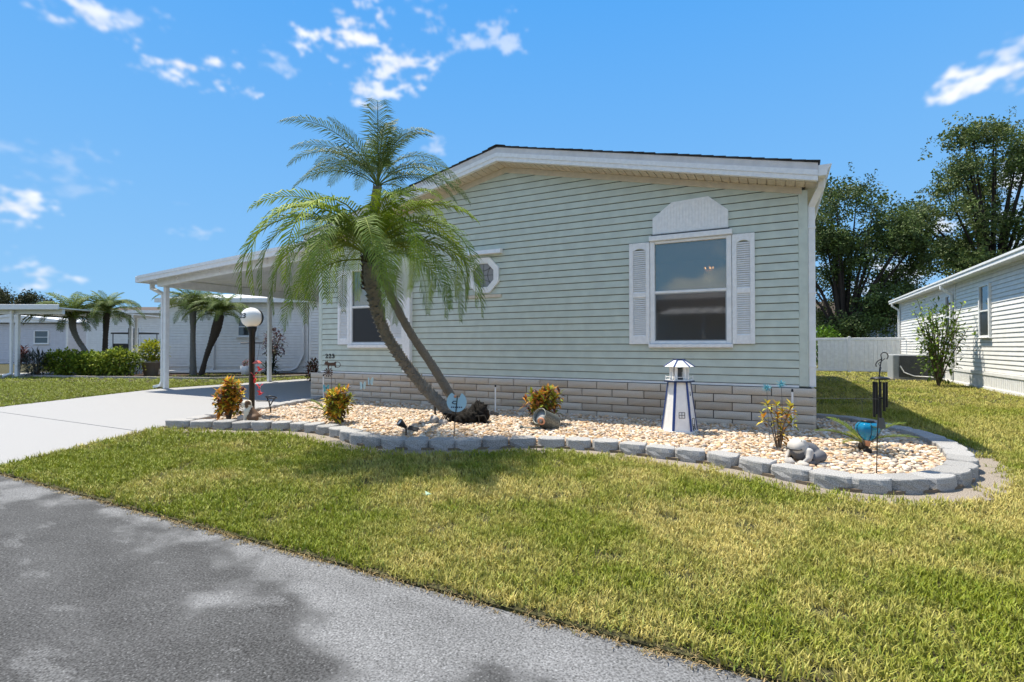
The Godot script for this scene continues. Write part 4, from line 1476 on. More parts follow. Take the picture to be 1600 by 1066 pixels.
# pinnate frond: leaves the origin towards +x
func frond(l: float, a0: float, droop: float, pairs: int, ll: float, w: float, c: Color, seed_: int, stiff := 0.0) -> ArrayMesh:
	var r := RandomNumberGenerator.new()
	r.seed = seed_
	var s := mb()
	var n := 14
	var pts := []
	var tan_ := []
	var p := Vector3.ZERO
	var yaw := 0.0
	var bendy := r.randf_range(-0.5, 0.5)
	for i in n + 1:
		var f := float(i) / n
		var a := a0 - droop * (pow(minf(f / 0.84, 1.0), 1.05) if droop > 2.3 else pow(f, 1.1))
		yaw = bendy * f * f
		var d := Vector3(cos(a) * cos(yaw), sin(a), cos(a) * sin(yaw))
		pts.append(p)
		tan_.append(d)
		p += d * l / n
	var radii := []
	for i in n + 1: radii.append(lerpf(0.0085, 0.0018, float(i) / n) * (w / 0.016))
	s.set_color(Color(c.r * 1.5, c.g * 1.25, c.b * 1.1))
	tube(s, pts, radii, 5, false)
	s.set_smooth_group(-1)
	for i in pairs:
		var f := lerpf(0.16, 0.995, (i + 0.5) / pairs)
		var q := f * n
		var k := mini(int(q), n - 1)
		var base: Vector3 = pts[k].lerp(pts[k + 1], q - k)
		var t: Vector3 = tan_[k].lerp(tan_[k + 1], q - k).normalized()
		var side := t.cross(Vector3.UP)
		if side.length() < 0.1: side = Vector3(0, 0, 1)
		side = side.normalized()
		var nrm := side.cross(t).normalized()
		var len_ := ll * (0.45 + 0.75 * sin(PI * clampf(f * 0.88 + 0.08, 0, 1))) * r.randf_range(0.82, 1.1)
		if f > 0.85: len_ *= lerpf(1.0, 0.55, (f - 0.85) / 0.15)
		for sg in [-1.0, 1.0]:
			var d = (t * lerpf(0.5, 1.2, f) + side * sg * 0.95 + nrm * r.randf_range(0.15, 0.5)).normalized()
			var d2 = (d + Vector3.DOWN * r.randf_range(0.5, 1.0) * (1.0 - stiff)).normalized()
			var wv := t * w / 2
			var m = base + d * len_ * 0.5
			var e = m + d2 * len_ * 0.5
			var v := r.randf_range(0.75, 1.25)
			s.set_color(Color(c.r * v, c.g * v, c.b * v))
			quad(s, base - wv * 0.5, m - wv, m + wv, base + wv * 0.5)
			tri(s, m - wv, e, m + wv)
	return done(s)

func palm_trunk(parent: Node, pts: Array, radii: Array, m: Material, spikes: int, spike: float, seed_: int) -> void:
	var s := mb()
	var r := RandomNumberGenerator.new()
	r.seed = seed_
	# smooth the path
	var c := Curve3D.new()
	for i in pts.size():
		var t: Vector3 = (pts[mini(i + 1, pts.size() - 1)] - pts[maxi(i - 1, 0)]) / 6.0
		c.add_point(pts[i], -t, t)
	var n := 60
	var path := []
	var rad := []
	var L := c.get_baked_length()
	for i in n + 1:
		var f := float(i) / n
		path.append(c.sample_baked(f * L, true))
		var q := f * (radii.size() - 1)
		var k := mini(int(q), radii.size() - 2)
		rad.append(lerpf(radii[k], radii[k + 1], q - k) * (1.0 + 0.05 * sin(i * 2.1) + r.randf_range(-0.04, 0.04)))
	tube(s, path, rad, 14)
	s.set_smooth_group(-1)
	for i in spikes:
		var f := (i + 0.5) / spikes
		var k := mini(int(f * n), n - 1)
		var p: Vector3 = path[k].lerp(path[k + 1], f * n - k)
		var up: Vector3 = (path[k + 1] - path[k]).normalized()
		var b := frame_of(up)
		var a := i * 2.39996 + r.randf_range(-0.2, 0.2)
		var d := b.x * cos(a) + b.z * sin(a)
		var e := b.x * -sin(a) + b.z * cos(a)
		var rr: float = rad[k]
		var sp := spike * r.randf_range(0.6, 1.3)
		var root := p + d * rr * 0.88
		var wd := rr * 0.34
		var tip := root + d * sp + up * sp * 1.25
		tri(s, root - e * wd, tip, root + e * wd)
		tri(s, root - e * wd + up * 0.03, root + e * wd + up * 0.03, tip)
		tri(s, root - e * wd, root - e * wd + up * 0.03, tip)
		tri(s, root + e * wd, tip, root + e * wd + up * 0.03)
	put(parent, "trunk", s, m)

func crown(parent: Node, at: Vector3, lean: Vector3, kinds: Array, rows: Array, seed_: int) -> void:
	var r := RandomNumberGenerator.new()
	r.seed = seed_
	var b := frame_of((Vector3.UP + lean).normalized())
	for row in rows:
		# row: kind list, count, size
		for i in row[1]:
			var a: float = TAU * (i + r.randf_range(-0.3, 0.3)) / row[1] + row[3]
			var k: int = row[0][r.randi() % row[0].size()]
			var t := Basis(b.y, a) * Basis(b.x, b.y, b.z) * Basis(Vector3.RIGHT, r.randf_range(-0.25, 0.25)) * Basis(Vector3.BACK, r.randf_range(-0.12, 0.12)) * Basis.from_scale(Vector3.ONE * row[2] * r.randf_range(0.85, 1.12))
			put(parent, "frond", kinds[k], M.leaf, Transform3D(t, at))

func palms() -> void:
	# leaning double palm in the bed
	var p := thing("palm_tree", "leaning double-trunked pygmy date palm rooted in the gravel bed", "palm tree", Vector3(-4.25, 0.03, 1.30))
	var o := p.position
	var tr_a := [Vector3(-4.05, 0.10, 1.45), Vector3(-4.32, 0.24, 1.52), Vector3(-4.62, 0.62, 1.72), Vector3(-4.66, 1.22, 2.30), Vector3(-4.42, 1.68, 2.78), Vector3(-4.22, 1.98, 3.02)]
	var tr_b := [Vector3(-4.33, 0.05, 1.10), Vector3(-4.40, 0.32, 1.20), Vector3(-4.52, 0.78, 1.50), Vector3(-4.58, 1.35, 2.02), Vector3(-4.48, 1.95, 2.58), Vector3(-4.34, 2.45, 2.85), Vector3(-4.22, 2.82, 2.93)]
	for i in tr_a.size(): tr_a[i] -= o
	for i in tr_b.size(): tr_b[i] -= o
	palm_trunk(p, tr_a, [0.08, 0.078, 0.068, 0.062, 0.072, 0.09], M.bark, 420, 0.03, 3)
	palm_trunk(p, tr_b, [0.068, 0.062, 0.055, 0.05, 0.047, 0.046, 0.05], M.bark, 380, 0.014, 4)
	# old dark leaf bases under the lower crown
	var s := mb()
	var r := RandomNumberGenerator.new()
	r.seed = 6
	for i in 340:
		var f := r.randf()
		var base: Vector3 = tr_a[4].lerp(tr_a[5], f)
		var a := r.randf() * TAU
		var d := Vector3(cos(a), r.randf_range(0.2, 1.4), sin(a)).normalized()
		var q := base + d * 0.082
		tube(s, [q, q + d * r.randf_range(0.02, 0.05), q + d * 0.06 + Vector3(0, r.randf_range(-0.02, 0.05), 0)], [0.016, 0.011, 0.003], 4, false)
	put(p, "leaf_bases", s, mat("leaf_base", 0.075, 0.052, 0.038, 0.95))
	# root mass
	s = mb()
	for q in [[Vector3(-3.92, 0.12, 1.56), Vector3(0.15, 0.10, 0.13)], [Vector3(-4.08, 0.12, 1.48), Vector3(0.17, 0.09, 0.14)], [Vector3(-3.80, 0.17, 1.46), Vector3(0.12, 0.14, 0.11)], [Vector3(-4.30, 0.08, 1.15), Vector3(0.13, 0.10, 0.12)]]:
		var n := FastNoiseLite.new()
		n.seed = int(q[0].x * 100)
		n.frequency = 9.0
		lumpy(s, q[0] - o, q[1], n, 0.75, 30)
	for i in 70:
		var q := Vector3(r.randf_range(-4.2, -3.75), 0.15, r.randf_range(1.38, 1.6)) - o
		var a := r.randf() * TAU
		tube(s, [q, q + Vector3(cos(a) * 0.12, 0.02, sin(a) * 0.10), q + Vector3(cos(a) * 0.2, -0.12, sin(a) * 0.16)], [0.014, 0.01, 0.004], 5, false)
	put(p, "root_mass", s, M.root)
	var g1 := Color(0.25, 0.34, 0.032)
	var g2 := Color(0.15, 0.225, 0.045)
	var g3 := Color(0.12, 0.175, 0.06)
	var kinds := [frond(2.15, 1.22, 2.85, 52, 0.26, 0.022, g1, 1), frond(2.2, 1.0, 2.6, 52, 0.27, 0.022, g2, 2), frond(2.05, 0.75, 2.35, 50, 0.26, 0.022, g2, 3), frond(1.6, 0.2, 1.85, 44, 0.25, 0.022, g2, 4), frond(1.5, 1.40, 2.2, 44, 0.23, 0.02, g1, 5), frond(1.35, 1.42, 0.8, 50, 0.20, 0.015, g3, 6), frond(1.42, 1.05, 1.75, 52, 0.21, 0.015, g3, 7), frond(1.25, 0.55, 1.6, 46, 0.21, 0.015, g3, 8)]
	crown(p, tr_a[5], Vector3(0.0, 0, 0.05), kinds, [[[4], 6, 1.0, 0.3], [[0, 4], 9, 0.92, 0.0], [[0, 1], 10, 0.86, 0.1], [[1, 2], 11, 0.82, 0.4], [[2, 3], 7, 0.80, 0.2]], 11)
	crown(p, tr_b[6], Vector3(0.0, 0, 0.02), kinds, [[[5], 3, 0.75, 0.6], [[5, 6], 6, 0.85, 0.1], [[6, 7], 9, 0.9, 0.5], [[6, 7], 7, 0.88, 0.9]], 12)
	# neighbours' palms
	var d1 := Color(0.10, 0.145, 0.035)
	var d2 := Color(0.15, 0.20, 0.05)
	var far := [frond(1.5, 1.1, 2.2, 26, 0.30, 0.036, d1, 21), frond(1.5, 0.7, 1.9, 26, 0.30, 0.036, d2, 22), frond(1.35, 0.25, 1.6, 24, 0.28, 0.036, d1, 23), frond(1.1, 1.35, 1.0, 22, 0.24, 0.032, d2, 24)]
	var spots := [
		["feathery palm with bent trunk behind the hedge, left of the straight one", Vector3(-23.33, 0, -2.57), [Vector3(0, 0, 0), Vector3(-0.1, 0.7, 0), Vector3(-0.50, 1.35, 0), Vector3(-0.66, 1.75, 0), Vector3(-0.68, 2.15, 0)], 1.02],
		["feathery palm with straight trunk behind the hedge, right of the bent one", Vector3(-23.20, 0, -2.97), [Vector3(0, 0, 0), Vector3(0.02, 1.0, 0), Vector3(0.05, 1.9, 0), Vector3(0.08, 2.35, 0)], 0.92],
		["feathery palm with upright slim trunk in the mulch beyond the carport post", Vector3(-19.17, 0, -3.94), [Vector3(0, 0, 0), Vector3(-0.02, 1.0, 0), Vector3(-0.02, 2.0, 0), Vector3(-0.03, 2.45, 0)], 0.95],
		["feathery palm with leaning dark trunk in the mulch beyond the carport post", Vector3(-18.72, 0, -3.95), [Vector3(0, 0, 0), Vector3(0.2, 0.75, 0), Vector3(0.48, 1.5, 0), Vector3(0.62, 2.0, 0), Vector3(0.66, 2.2, 0)], 0.9]]
	for i in spots.size():
		var q: Array = spots[i]
		var f := thing("palm_tree", q[0], "palm tree", q[1], deg_to_rad(27.45))
		palm_trunk(f, q[2], [0.12, 0.09, 0.085, 0.12] if i != 3 else [0.10, 0.075, 0.10, 0.16, 0.15], M.bark if i % 2 == 0 else M.dark_bark, 160, 0.03, 70 + i)
		crown(f, q[2][-1], Vector3.ZERO, far, [[[3], 4, q[3], 0.1], [[0, 3], 10, q[3], 0.0], [[0, 1], 12, q[3], 0.4], [[1, 2], 10, q[3] * 0.95, 0.2]], 40 + i)

func lumpy(s: SurfaceTool, c: Vector3, rad: Vector3, n: FastNoiseLite, amp: float, seg := 16) -> void:
	s.set_smooth_group(0)
	var g := []
	for i in seg / 2 + 1:
		var row := []
		var a := PI * i / (seg / 2) - PI / 2
		for j in seg:
			var b := TAU * j / seg
			var v := Vector3(cos(a) * cos(b), sin(a), cos(a) * sin(b))
			row.append(c + v * rad * (1.0 + amp * n.get_noise_3d(v.x * 0.4 + c.x, v.y * 0.4, v.z * 0.4 + c.z)))
		g.append(row)
	for i in seg / 2:
		for j in seg: quad(s, g[i][j], g[i + 1][j], g[i + 1][(j + 1) % seg], g[i][(j + 1) % seg])
	s.set_smooth_group(-1)

# broadleaf tree: forking limbs, leaf sprays gathered in clumps at their ends
func tree(called: String, label: String, at: Vector3, height: float, spread: Vector3, sprays: int, col: Array, seed_: int, clumps := 34, bare := 0.32, leaf_size := 1.0, group := "") -> void:
	var o := thing(called, label, "tree", at, 0.0, group)
	var r := RandomNumberGenerator.new()
	r.seed = seed_
	var mid := height * (bare + (1.0 - bare) / 2.0)
	var half := height * (1.0 - bare) / 2.0
	var s := mb()
	var fork := Vector3(r.randf_range(-0.3, 0.3), height * bare, 0)
	tube(s, [Vector3.ZERO, Vector3(0.1, height * bare * 0.5, 0), fork], [height * 0.032, height * 0.026, height * 0.022], 10)
	var centres := []
	for i in clumps:
		var v := Vector3(r.randfn(), r.randfn(), r.randfn()).normalized() * pow(r.randf(), 0.35)
		var c := Vector3(v.x * spread.x, mid + v.y * half, v.z * spread.z)
		centres.append(c)
		var k := fork.lerp(c, 0.45) + Vector3(0, height * 0.04, 0)
		tube(s, [fork, k, c], [height * 0.011, height * 0.006, height * 0.0015], 6, false)
	put(o, "trunk", s, M.oak_bark)
	var lf := mb()
	for i in 13:
		var v := Vector3(r.randfn(), r.randfn() * 0.7, r.randfn()) * 0.16
		var d := Vector3(r.randfn(), r.randfn() * 0.6, r.randfn()).normalized()
		var f := r.randf_range(0.7, 1.3)
		leaf(lf, v, d, 0.17, 0.085, Color(f, f, f), 0.4)
	var where := []
	var tints := []
	for i in sprays:
		var c: Vector3 = centres[r.randi() % centres.size()]
		var rad := (spread.x + half) * 0.5 * 0.23
		var q := Vector3(r.randfn(), r.randfn() * 0.62, r.randfn()) * rad * 0.52
		where.append(Transform3D(Basis.from_euler(Vector3(r.randf() * TAU, r.randf() * TAU, r.randf() * TAU)) * Basis.from_scale(Vector3.ONE * r.randf_range(0.7, 1.25) * leaf_size), c + q))
		tints.append(shade_of(r, col))
	put(o, "crown", baked(done(lf), where, tints), M.tree_leaf)

func baked(m: ArrayMesh, where: Array, tints: Array) -> ArrayMesh:
	var src := m.surface_get_arrays(0)
	var v: PackedVector3Array = src[Mesh.ARRAY_VERTEX]
	var nn: PackedVector3Array = src[Mesh.ARRAY_NORMAL]
	var cc: PackedColorArray = src[Mesh.ARRAY_COLOR]
	var V := PackedVector3Array()
	var N := PackedVector3Array()
	var C := PackedColorArray()
	for i in where.size():
		var t: Transform3D = where[i]
		V.append_array(t * v)
		N.append_array(Transform3D(t.basis.orthonormalized(), Vector3.ZERO) * nn)
		var c: Color = tints[i]
		for k in cc.size(): C.append(cc[k] * c)
	var out := []
	out.resize(Mesh.ARRAY_MAX)
	out[Mesh.ARRAY_VERTEX] = V
	out[Mesh.ARRAY_NORMAL] = N
	out[Mesh.ARRAY_COLOR] = C
	var r := ArrayMesh.new()
	r.add_surface_from_arrays(Mesh.PRIMITIVE_TRIANGLES, out)
	return r

func greenery() -> void:
	var cro := [Color(0.62, 0.28, 0.03), Color(0.70, 0.42, 0.04), Color(0.42, 0.13, 0.025), Color(0.24, 0.22, 0.03), Color(0.58, 0.46, 0.05), Color(0.12, 0.05, 0.035), Color(0.14, 0.18, 0.03), Color(0.62, 0.22, 0.03)]
	var cro2 := [Color(0.66, 0.48, 0.05), Color(0.46, 0.43, 0.05), Color(0.55, 0.24, 0.03), Color(0.20, 0.24, 0.03), Color(0.13, 0.07, 0.03), Color(0.70, 0.55, 0.06), Color(0.30, 0.33, 0.04)]
	var cro3 := [Color(0.38, 0.13, 0.03), Color(0.17, 0.19, 0.03), Color(0.29, 0.33, 0.04), Color(0.48, 0.22, 0.03), Color(0.10, 0.04, 0.03), Color(0.23, 0.26, 0.03), Color(0.55, 0.32, 0.05)]
	rosette_shrub("croton_shrub", "orange and bronze croton shrub beside the globe lamp post", Vector3(-6.95, 0.05, 2.82), Vector3(0.20, 0.21, 0.18), 0.12, 50, 13, 0.115, 0.046, cro, 1, "croton shrubs in the gravel bed")
	rosette_shrub("croton_shrub", "yellow and orange croton shrub below the house number", Vector3(-5.40, 0.05, 2.35), Vector3(0.17, 0.19, 0.16), 0.10, 48, 13, 0.10, 0.042, cro2, 2, "croton shrubs in the gravel bed")
	rosette_shrub("croton_shrub", "dark bronze and green croton shrub behind the tipped metal can", Vector3(-3.02, 0.05, 1.15), Vector3(0.27, 0.19, 0.18), 0.12, 44, 13, 0.115, 0.042, cro3, 3, "croton shrubs in the gravel bed")
	rosette_shrub("croton_shrub", "thin leggy yellow croton right of the lighthouse", Vector3(-0.32, 0.05, 1.55), Vector3(0.14, 0.23, 0.13), 0.08, 12, 10, 0.085, 0.036, cro2, 4, "croton shrubs in the gravel bed")
	# cycads
	var sg := Color(0.10, 0.14, 0.02)
	var kinds := [frond(0.42, 0.85, 0.75, 46, 0.075, 0.010, sg, 61, 0.8), frond(0.46, 0.5, 0.6, 46, 0.075, 0.010, sg, 62, 0.8), frond(0.40, 0.25, 0.35, 44, 0.07, 0.010, Color(0.16, 0.17, 0.02), 63, 0.8)]
	for q in [["small green cycad behind the blue lantern", Vector3(0.41, 0.06, 1.24), 1.0, 8], ["small green cycad left of the yellow croton", Vector3(-6.05, 0.06, 1.95), 0.8, 6]]:
		var c := thing("cycad", q[0], "plant", q[1])
		var s := mb()
		lathe(s, [Vector2(0.0, 0.09), Vector2(0.03, 0.07), Vector2(0.045, 0.02), Vector2(0.03, -0.03), Vector2(0.0, -0.04)], 10)
		put(c, "stem", s, M.dark_bark)
		for k in q[3]: put(c, "frond", kinds[k % 3], M.leaf, Transform3D(Basis(Vector3.UP, TAU * (k + 0.3) / q[3]) * Basis.from_scale(Vector3.ONE * q[2]), Vector3(0, 0.06, 0)))
	# hedge and plants on the neighbours' side
	var hg := [Color(0.19, 0.27, 0.03), Color(0.29, 0.35, 0.045), Color(0.11, 0.17, 0.025), Color(0.36, 0.40, 0.06)]
	dense_bush("hedge_shrub", "broad leafy green hedge shrub nearest the far-left carport", Vector3(-22.97, 0, -1.63), Vector3(0.85, 0.48, 0.5), 2600, 0.12, 0.07, hg, 11, 0.4, "hedge shrubs behind the left lawn")
	dense_bush("hedge_shrub", "broad leafy green hedge shrub in the middle of the hedge", Vector3(-21.91, 0, -1.95), Vector3(0.8, 0.44, 0.5), 2400, 0.12, 0.07, [hg[0], hg[2], hg[1]], 12, 0.4, "hedge shrubs behind the left lawn")
	dense_bush("hedge_shrub", "broad leafy green hedge shrub at the potted plant's end", Vector3(-20.57, 0, -2.19), Vector3(0.85, 0.5, 0.5), 2600, 0.12, 0.07, hg, 13, 0.4, "hedge shrubs behind the left lawn")
	var pot := thing("plant_pot", "pale clay pot holding the yellow-green shrub", "pot", Vector3(-20.53, 0, -3.23))
	var s := mb()
	lathe(s, [Vector2(0.0, 0.0), Vector2(0.20, 0.0), Vector2(0.29, 0.45), Vector2(0.33, 0.46), Vector2(0.33, 0.52), Vector2(0.28, 0.52), Vector2(0.26, 0.46), Vector2(0.0, 0.46)], 18)
	put(pot, "bowl", s, M.terracotta)
	var pp := Vector3(-20.49, 0, -3.25)
	dense_bush("potted_shrub", "bright yellow-green shrub growing in the clay pot", Vector3(pp.x, 0.46, pp.z), Vector3(0.55, 0.42, 0.5), 1200, 0.12, 0.06, [Color(0.50, 0.48, 0.03), Color(0.36, 0.38, 0.03), Color(0.18, 0.24, 0.03)], 14)
	var pf := thing("picket_fence", "low white picket fence behind the clay pot", "fence", Vector3(-21.92, 0, -3.41), deg_to_rad(27.45))
	for y in [0.14, 0.42]:
		s = mb()
		box(s, Vector3(-0.05, y, -0.02), Vector3(1.05, y + 0.05, 0.0))
		put(pf, "rail", s, M.white_vinyl)
	for k in 10:
		s = mb()
		prism(s, [Vector2(0.11 * k - 0.025, 0.0), Vector2(0.11 * k + 0.025, 0.0), Vector2(0.11 * k + 0.025, 0.54), Vector2(0.11 * k, 0.58), Vector2(0.11 * k - 0.025, 0.54)], 0.001, 0.02)
		put(pf, "picket", s, M.white_vinyl)
	rosette_shrub("cordyline", "dark red cordyline beside the far-left carport post", Vector3(-29.23, 0, -2.54), Vector3(0.3, 0.45, 0.3), 0.25, 10, 12, 0.4, 0.07, [Color(0.06, 0.018, 0.02), Color(0.09, 0.03, 0.03)], 15)
	dense_bush("grey_cycad", "spiky grey-green plant between post and hedge", Vector3(-23.43, 0, -1.05), Vector3(0.42, 0.42, 0.4), 700, 0.28, 0.03, [Color(0.06, 0.07, 0.06), Color(0.10, 0.12, 0.11)], 16)
	dense_bush("purple_shrub", "loose purple-leaved shrub against the white house wall", Vector3(-16.92, 0, -5.56), Vector3(0.55, 0.62, 0.3), 420, 0.13, 0.065, [Color(0.10, 0.06, 0.07), Color(0.15, 0.075, 0.085), Color(0.09, 0.10, 0.06)], 17).position.y = 0.55
	rosette_shrub("dark_agave", "dark spiky agave at the foot of the purple shrub", Vector3(-16.81, 0, -5.39), Vector3(0.25, 0.15, 0.2), 0.1, 5, 14, 0.5, 0.07, [Color(0.03, 0.045, 0.03), Color(0.045, 0.06, 0.04)], 18)
	dense_bush("red_shrub", "small reddish plant at the far end of the driveway", Vector3(-12.88, 0, -3.83), Vector3(0.24, 0.34, 0.24), 360, 0.13, 0.045, [Color(0.28, 0.07, 0.04), Color(0.14, 0.09, 0.07), Color(0.10, 0.11, 0.05)], 19)
	rosette_shrub("planter_flowers", "small pink-flowered planter against the white house", Vector3(-17.75, 0, -5.01), Vector3(0.14, 0.12, 0.12), 0.32, 9, 8, 0.10, 0.05, [Color(0.35, 0.12, 0.13), Color(0.10, 0.13, 0.06)], 20)
	s = mb()
	var pa := Vector3(-17.75, 0, -5.01)
	lathe(s, [Vector2(0.0, 0.0), Vector2(0.14, 0.0), Vector2(0.19, 0.34), Vector2(0.0, 0.34)], 14, Transform3D(Basis.IDENTITY, pa))
	tag(put(self, "planter", s, M.white_vinyl), "white planter tub against the white house wall", "planter")
	# tall shrub by the right house
	var ts := dense_bush("tall_shrub", "tall loose green shrub in front of the right white house", Vector3(3.42, 0.0, -9.9), Vector3(0.5, 1.15, 0.45), 800, 0.14, 0.06, [Color(0.11, 0.18, 0.03), Color(0.20, 0.30, 0.045), Color(0.08, 0.13, 0.025)], 22)
	s = mb()
	var r := RandomNumberGenerator.new()
	r.seed = 5
	var lf := mb()
	for i in 11:
		var a := TAU * i / 11.0
		var top := Vector3(cos(a) * r.randf_range(0.25, 0.75), r.randf_range(1.2, 2.45), sin(a) * 0.5)
		tube(s, [Vector3.ZERO, top * Vector3(0.4, 0.5, 0.4), top], [0.022, 0.014, 0.005], 5, false)
		for k in 46:
			var q := top.lerp(top * Vector3(0.4, 0.5, 0.4), r.randf() * 1.0) + Vector3(r.randfn(), r.randfn(), r.randfn()) * 0.09
			leaf(lf, q, Vector3(r.randfn(), r.randfn() * 0.5 + 0.3, r.randfn()).normalized(), 0.14, 0.055, shade_of(r, [Color(0.11, 0.18, 0.03), Color(0.22, 0.32, 0.05), Color(0.32, 0.42, 0.06)]))
	put(ts, "branches", s, M.twig)
	put(ts, "upper_foliage", lf, M.leaf)
	dense_bush("round_bush", "bright green bush behind the white fence", Vector3(1.73, 0, -21.44), Vector3(0.75, 1.05, 0.7), 1100, 0.18, 0.10, [Color(0.09, 0.18, 0.02), Color(0.15, 0.26, 0.03)], 23)
	# mulch and kerbs on the neighbours' side
	s = mb()
	slab(s, [Vector2(-24.4, -0.9), Vector2(-19.4, -2.05), Vector2(-16.2, -3.0), Vector2(-15.0, -5.6), Vector2(-17.0, -7.2), Vector2(-26.0, -5.0)], 0.0, 0.02)
	ground_sheet("mulch_bed", s, M.mulch)
	var kp := [Vector2(-24.6, -0.72), Vector2(-22.6, -1.02), Vector2(-20.7, -1.50), Vector2(-19.3, -1.95), Vector2(-18.0, -2.35), Vector2(-16.4, -2.85), Vector2(-15.4, -4.2), Vector2(-14.9, -5.6)]
	for i in kp.size() - 1:
		s = mb()
		var a: Vector2 = kp[i]
		var b: Vector2 = kp[i + 1]
		var n := (b - a).orthogonal().normalized() * 0.06
		slab(s, [a - n, b - n, b + n, a + n], 0.0, 0.07)
		var o := ground_sheet("garden_kerb", s, M.kerb)
	# trees
	var oak := [Color(0.075, 0.115, 0.03), Color(0.095, 0.145, 0.035), Color(0.055, 0.085, 0.025), Color(0.13, 0.19, 0.045)]
	tree("oak_tree", "dark spreading oak behind the fence beside the green home", Vector3(3.32, 0, -28.47), 11.2, Vector3(3.5, 0, 3.2), 3700, oak, 31, 46, 0.10)
	tree("oak_tree", "tallest bright-topped oak above the right white house", Vector3(10.64, 0, -32.27), 13.9, Vector3(4.8, 0, 4.0), 4500, [oak[1], oak[3], oak[0], Color(0.17, 0.215, 0.06)], 32, 56, 0.26)
	tree("distant_tree", "distant bushy tree above the far-left carport roof", Vector3(-73.26, 0, -16.86), 7.6, Vector3(3.4, 0, 3.0), 1500, [Color(0.07, 0.075, 0.03), Color(0.09, 0.095, 0.04), Color(0.05, 0.06, 0.03)], 34, 22, 0.1, 1.5, "distant trees behind the houses")
	tree("distant_tree", "distant low tree between the far-left carport and the bent palm", Vector3(-76.23, 0, -20.95), 6.4, Vector3(3.6, 0, 3.0), 1400, [Color(0.07, 0.075, 0.03), Color(0.09, 0.095, 0.04)], 35, 20, 0.1, 1.5, "distant trees behind the houses")

# ------------------------------------------------------------------ sculpted figures: tapered capsules joined smoothly, meshed as surface nets
# bones: [a, b, radius a, radius b, colour]
func sculpt(bones: Array, cell: float, blend: float, paint = null) -> ArrayMesh:
	var lo := Vector3(9, 9, 9)
	var hi := -lo
	for b in bones:
		for e in [[b[0], b[2]], [b[1], b[3]]]:
			lo = lo.min(e[0] - Vector3.ONE * (e[1] + cell * 3))
			hi = hi.max(e[0] + Vector3.ONE * (e[1] + cell * 3))
	var n := Vector3i(((hi - lo) / cell).ceil()) + Vector3i.ONE
	var d := PackedFloat32Array()
	d.resize(n.x * n.y * n.z)
	var at := func(p: Vector3) -> float:
		var v := 1e3
		for b in bones:
			var ab: Vector3 = b[1] - b[0]
			var l2 := ab.length_squared()
			var t := clampf((p - b[0]).dot(ab) / l2, 0.0, 1.0) if l2 > 1e-9 else 0.0
			var q: float = (p - b[0] - ab * t).length() - lerpf(b[2], b[3], t)
			var h := clampf(0.5 + 0.5 * (v - q) / blend, 0.0, 1.0)
			v = lerpf(v, q, h) - blend * h * (1.0 - h)
		return v
	for z in n.z:
		for y in n.y:
			for x in n.x: d[x + n.x * (y + n.y * z)] = at.call(lo + Vector3(x, y, z) * cell)
	var vert := {}
	var P := []
	for z in n.z - 1:
		for y in n.y - 1:
			for x in n.x - 1:
				var c := Vector3.ZERO
				var k := 0
				var v8 := []
				for i in 8: v8.append(d[(x + (i & 1)) + n.x * ((y + (i >> 1 & 1)) + n.y * (z + (i >> 2 & 1)))])
				for e in [[0, 1], [2, 3], [4, 5], [6, 7], [0, 2], [1, 3], [4, 6], [5, 7], [0, 4], [1, 5], [2, 6], [3, 7]]:
					var a: float = v8[e[0]]
					var b: float = v8[e[1]]
					if (a < 0) != (b < 0):
						var t := a / (a - b)
						c += Vector3(e[0] & 1, e[0] >> 1 & 1, e[0] >> 2 & 1).lerp(Vector3(e[1] & 1, e[1] >> 1 & 1, e[1] >> 2 & 1), t)
						k += 1
				if k:
					vert[Vector3i(x, y, z)] = P.size()
					P.append(lo + (Vector3(x, y, z) + c / k) * cell)
	var col := []
	for p in P:
		var best := 1e3
		var c := Color.WHITE
		for b in bones:
			var ab: Vector3 = b[1] - b[0]
			var l2 := ab.length_squared()
			var t := clampf((p - b[0]).dot(ab) / l2, 0.0, 1.0) if l2 > 1e-9 else 0.0
			var q: float = (p - b[0] - ab * t).length() - lerpf(b[2], b[3], t)
			if q < best:
				best = q
				c = b[4]
		if paint != null: c = paint.call(p, c)
		col.append(c)
	var s := mb()
	s.set_smooth_group(0)
	var axes := [Vector3i(1, 0, 0), Vector3i(0, 1, 0), Vector3i(0, 0, 1)]
	for z in range(1, n.z - 1):
		for y in range(1, n.y - 1):
			for x in range(1, n.x - 1):
				var a: float = d[x + n.x * (y + n.y * z)]
				for k in 3:
					var q: Vector3i = Vector3i(x, y, z) + axes[k]
					var b: float = d[q.x + n.x * (q.y + n.y * q.z)]
					if (a < 0) == (b < 0): continue
					var u: Vector3i = axes[(k + 1) % 3]
					var w: Vector3i = axes[(k + 2) % 3]
					var c := Vector3i(x, y, z)
					var ids := [vert.get(c - u - w, -1), vert.get(c - w, -1), vert.get(c, -1), vert.get(c - u, -1)]
					if ids.has(-1): continue
					if a < 0: ids.reverse()
					for i in [0, 1, 2, 0, 2, 3]:
						s.set_color(col[ids[i]])
						s.add_vertex(P[ids[i]])
	return done(s)

func wire(parent: Node, called: String, pts: Array, r, m: Material, sides := 6) -> MeshInstance3D:
	var s := mb()
	tube(s, pts, r, sides)
	return put(parent, called, s, m)

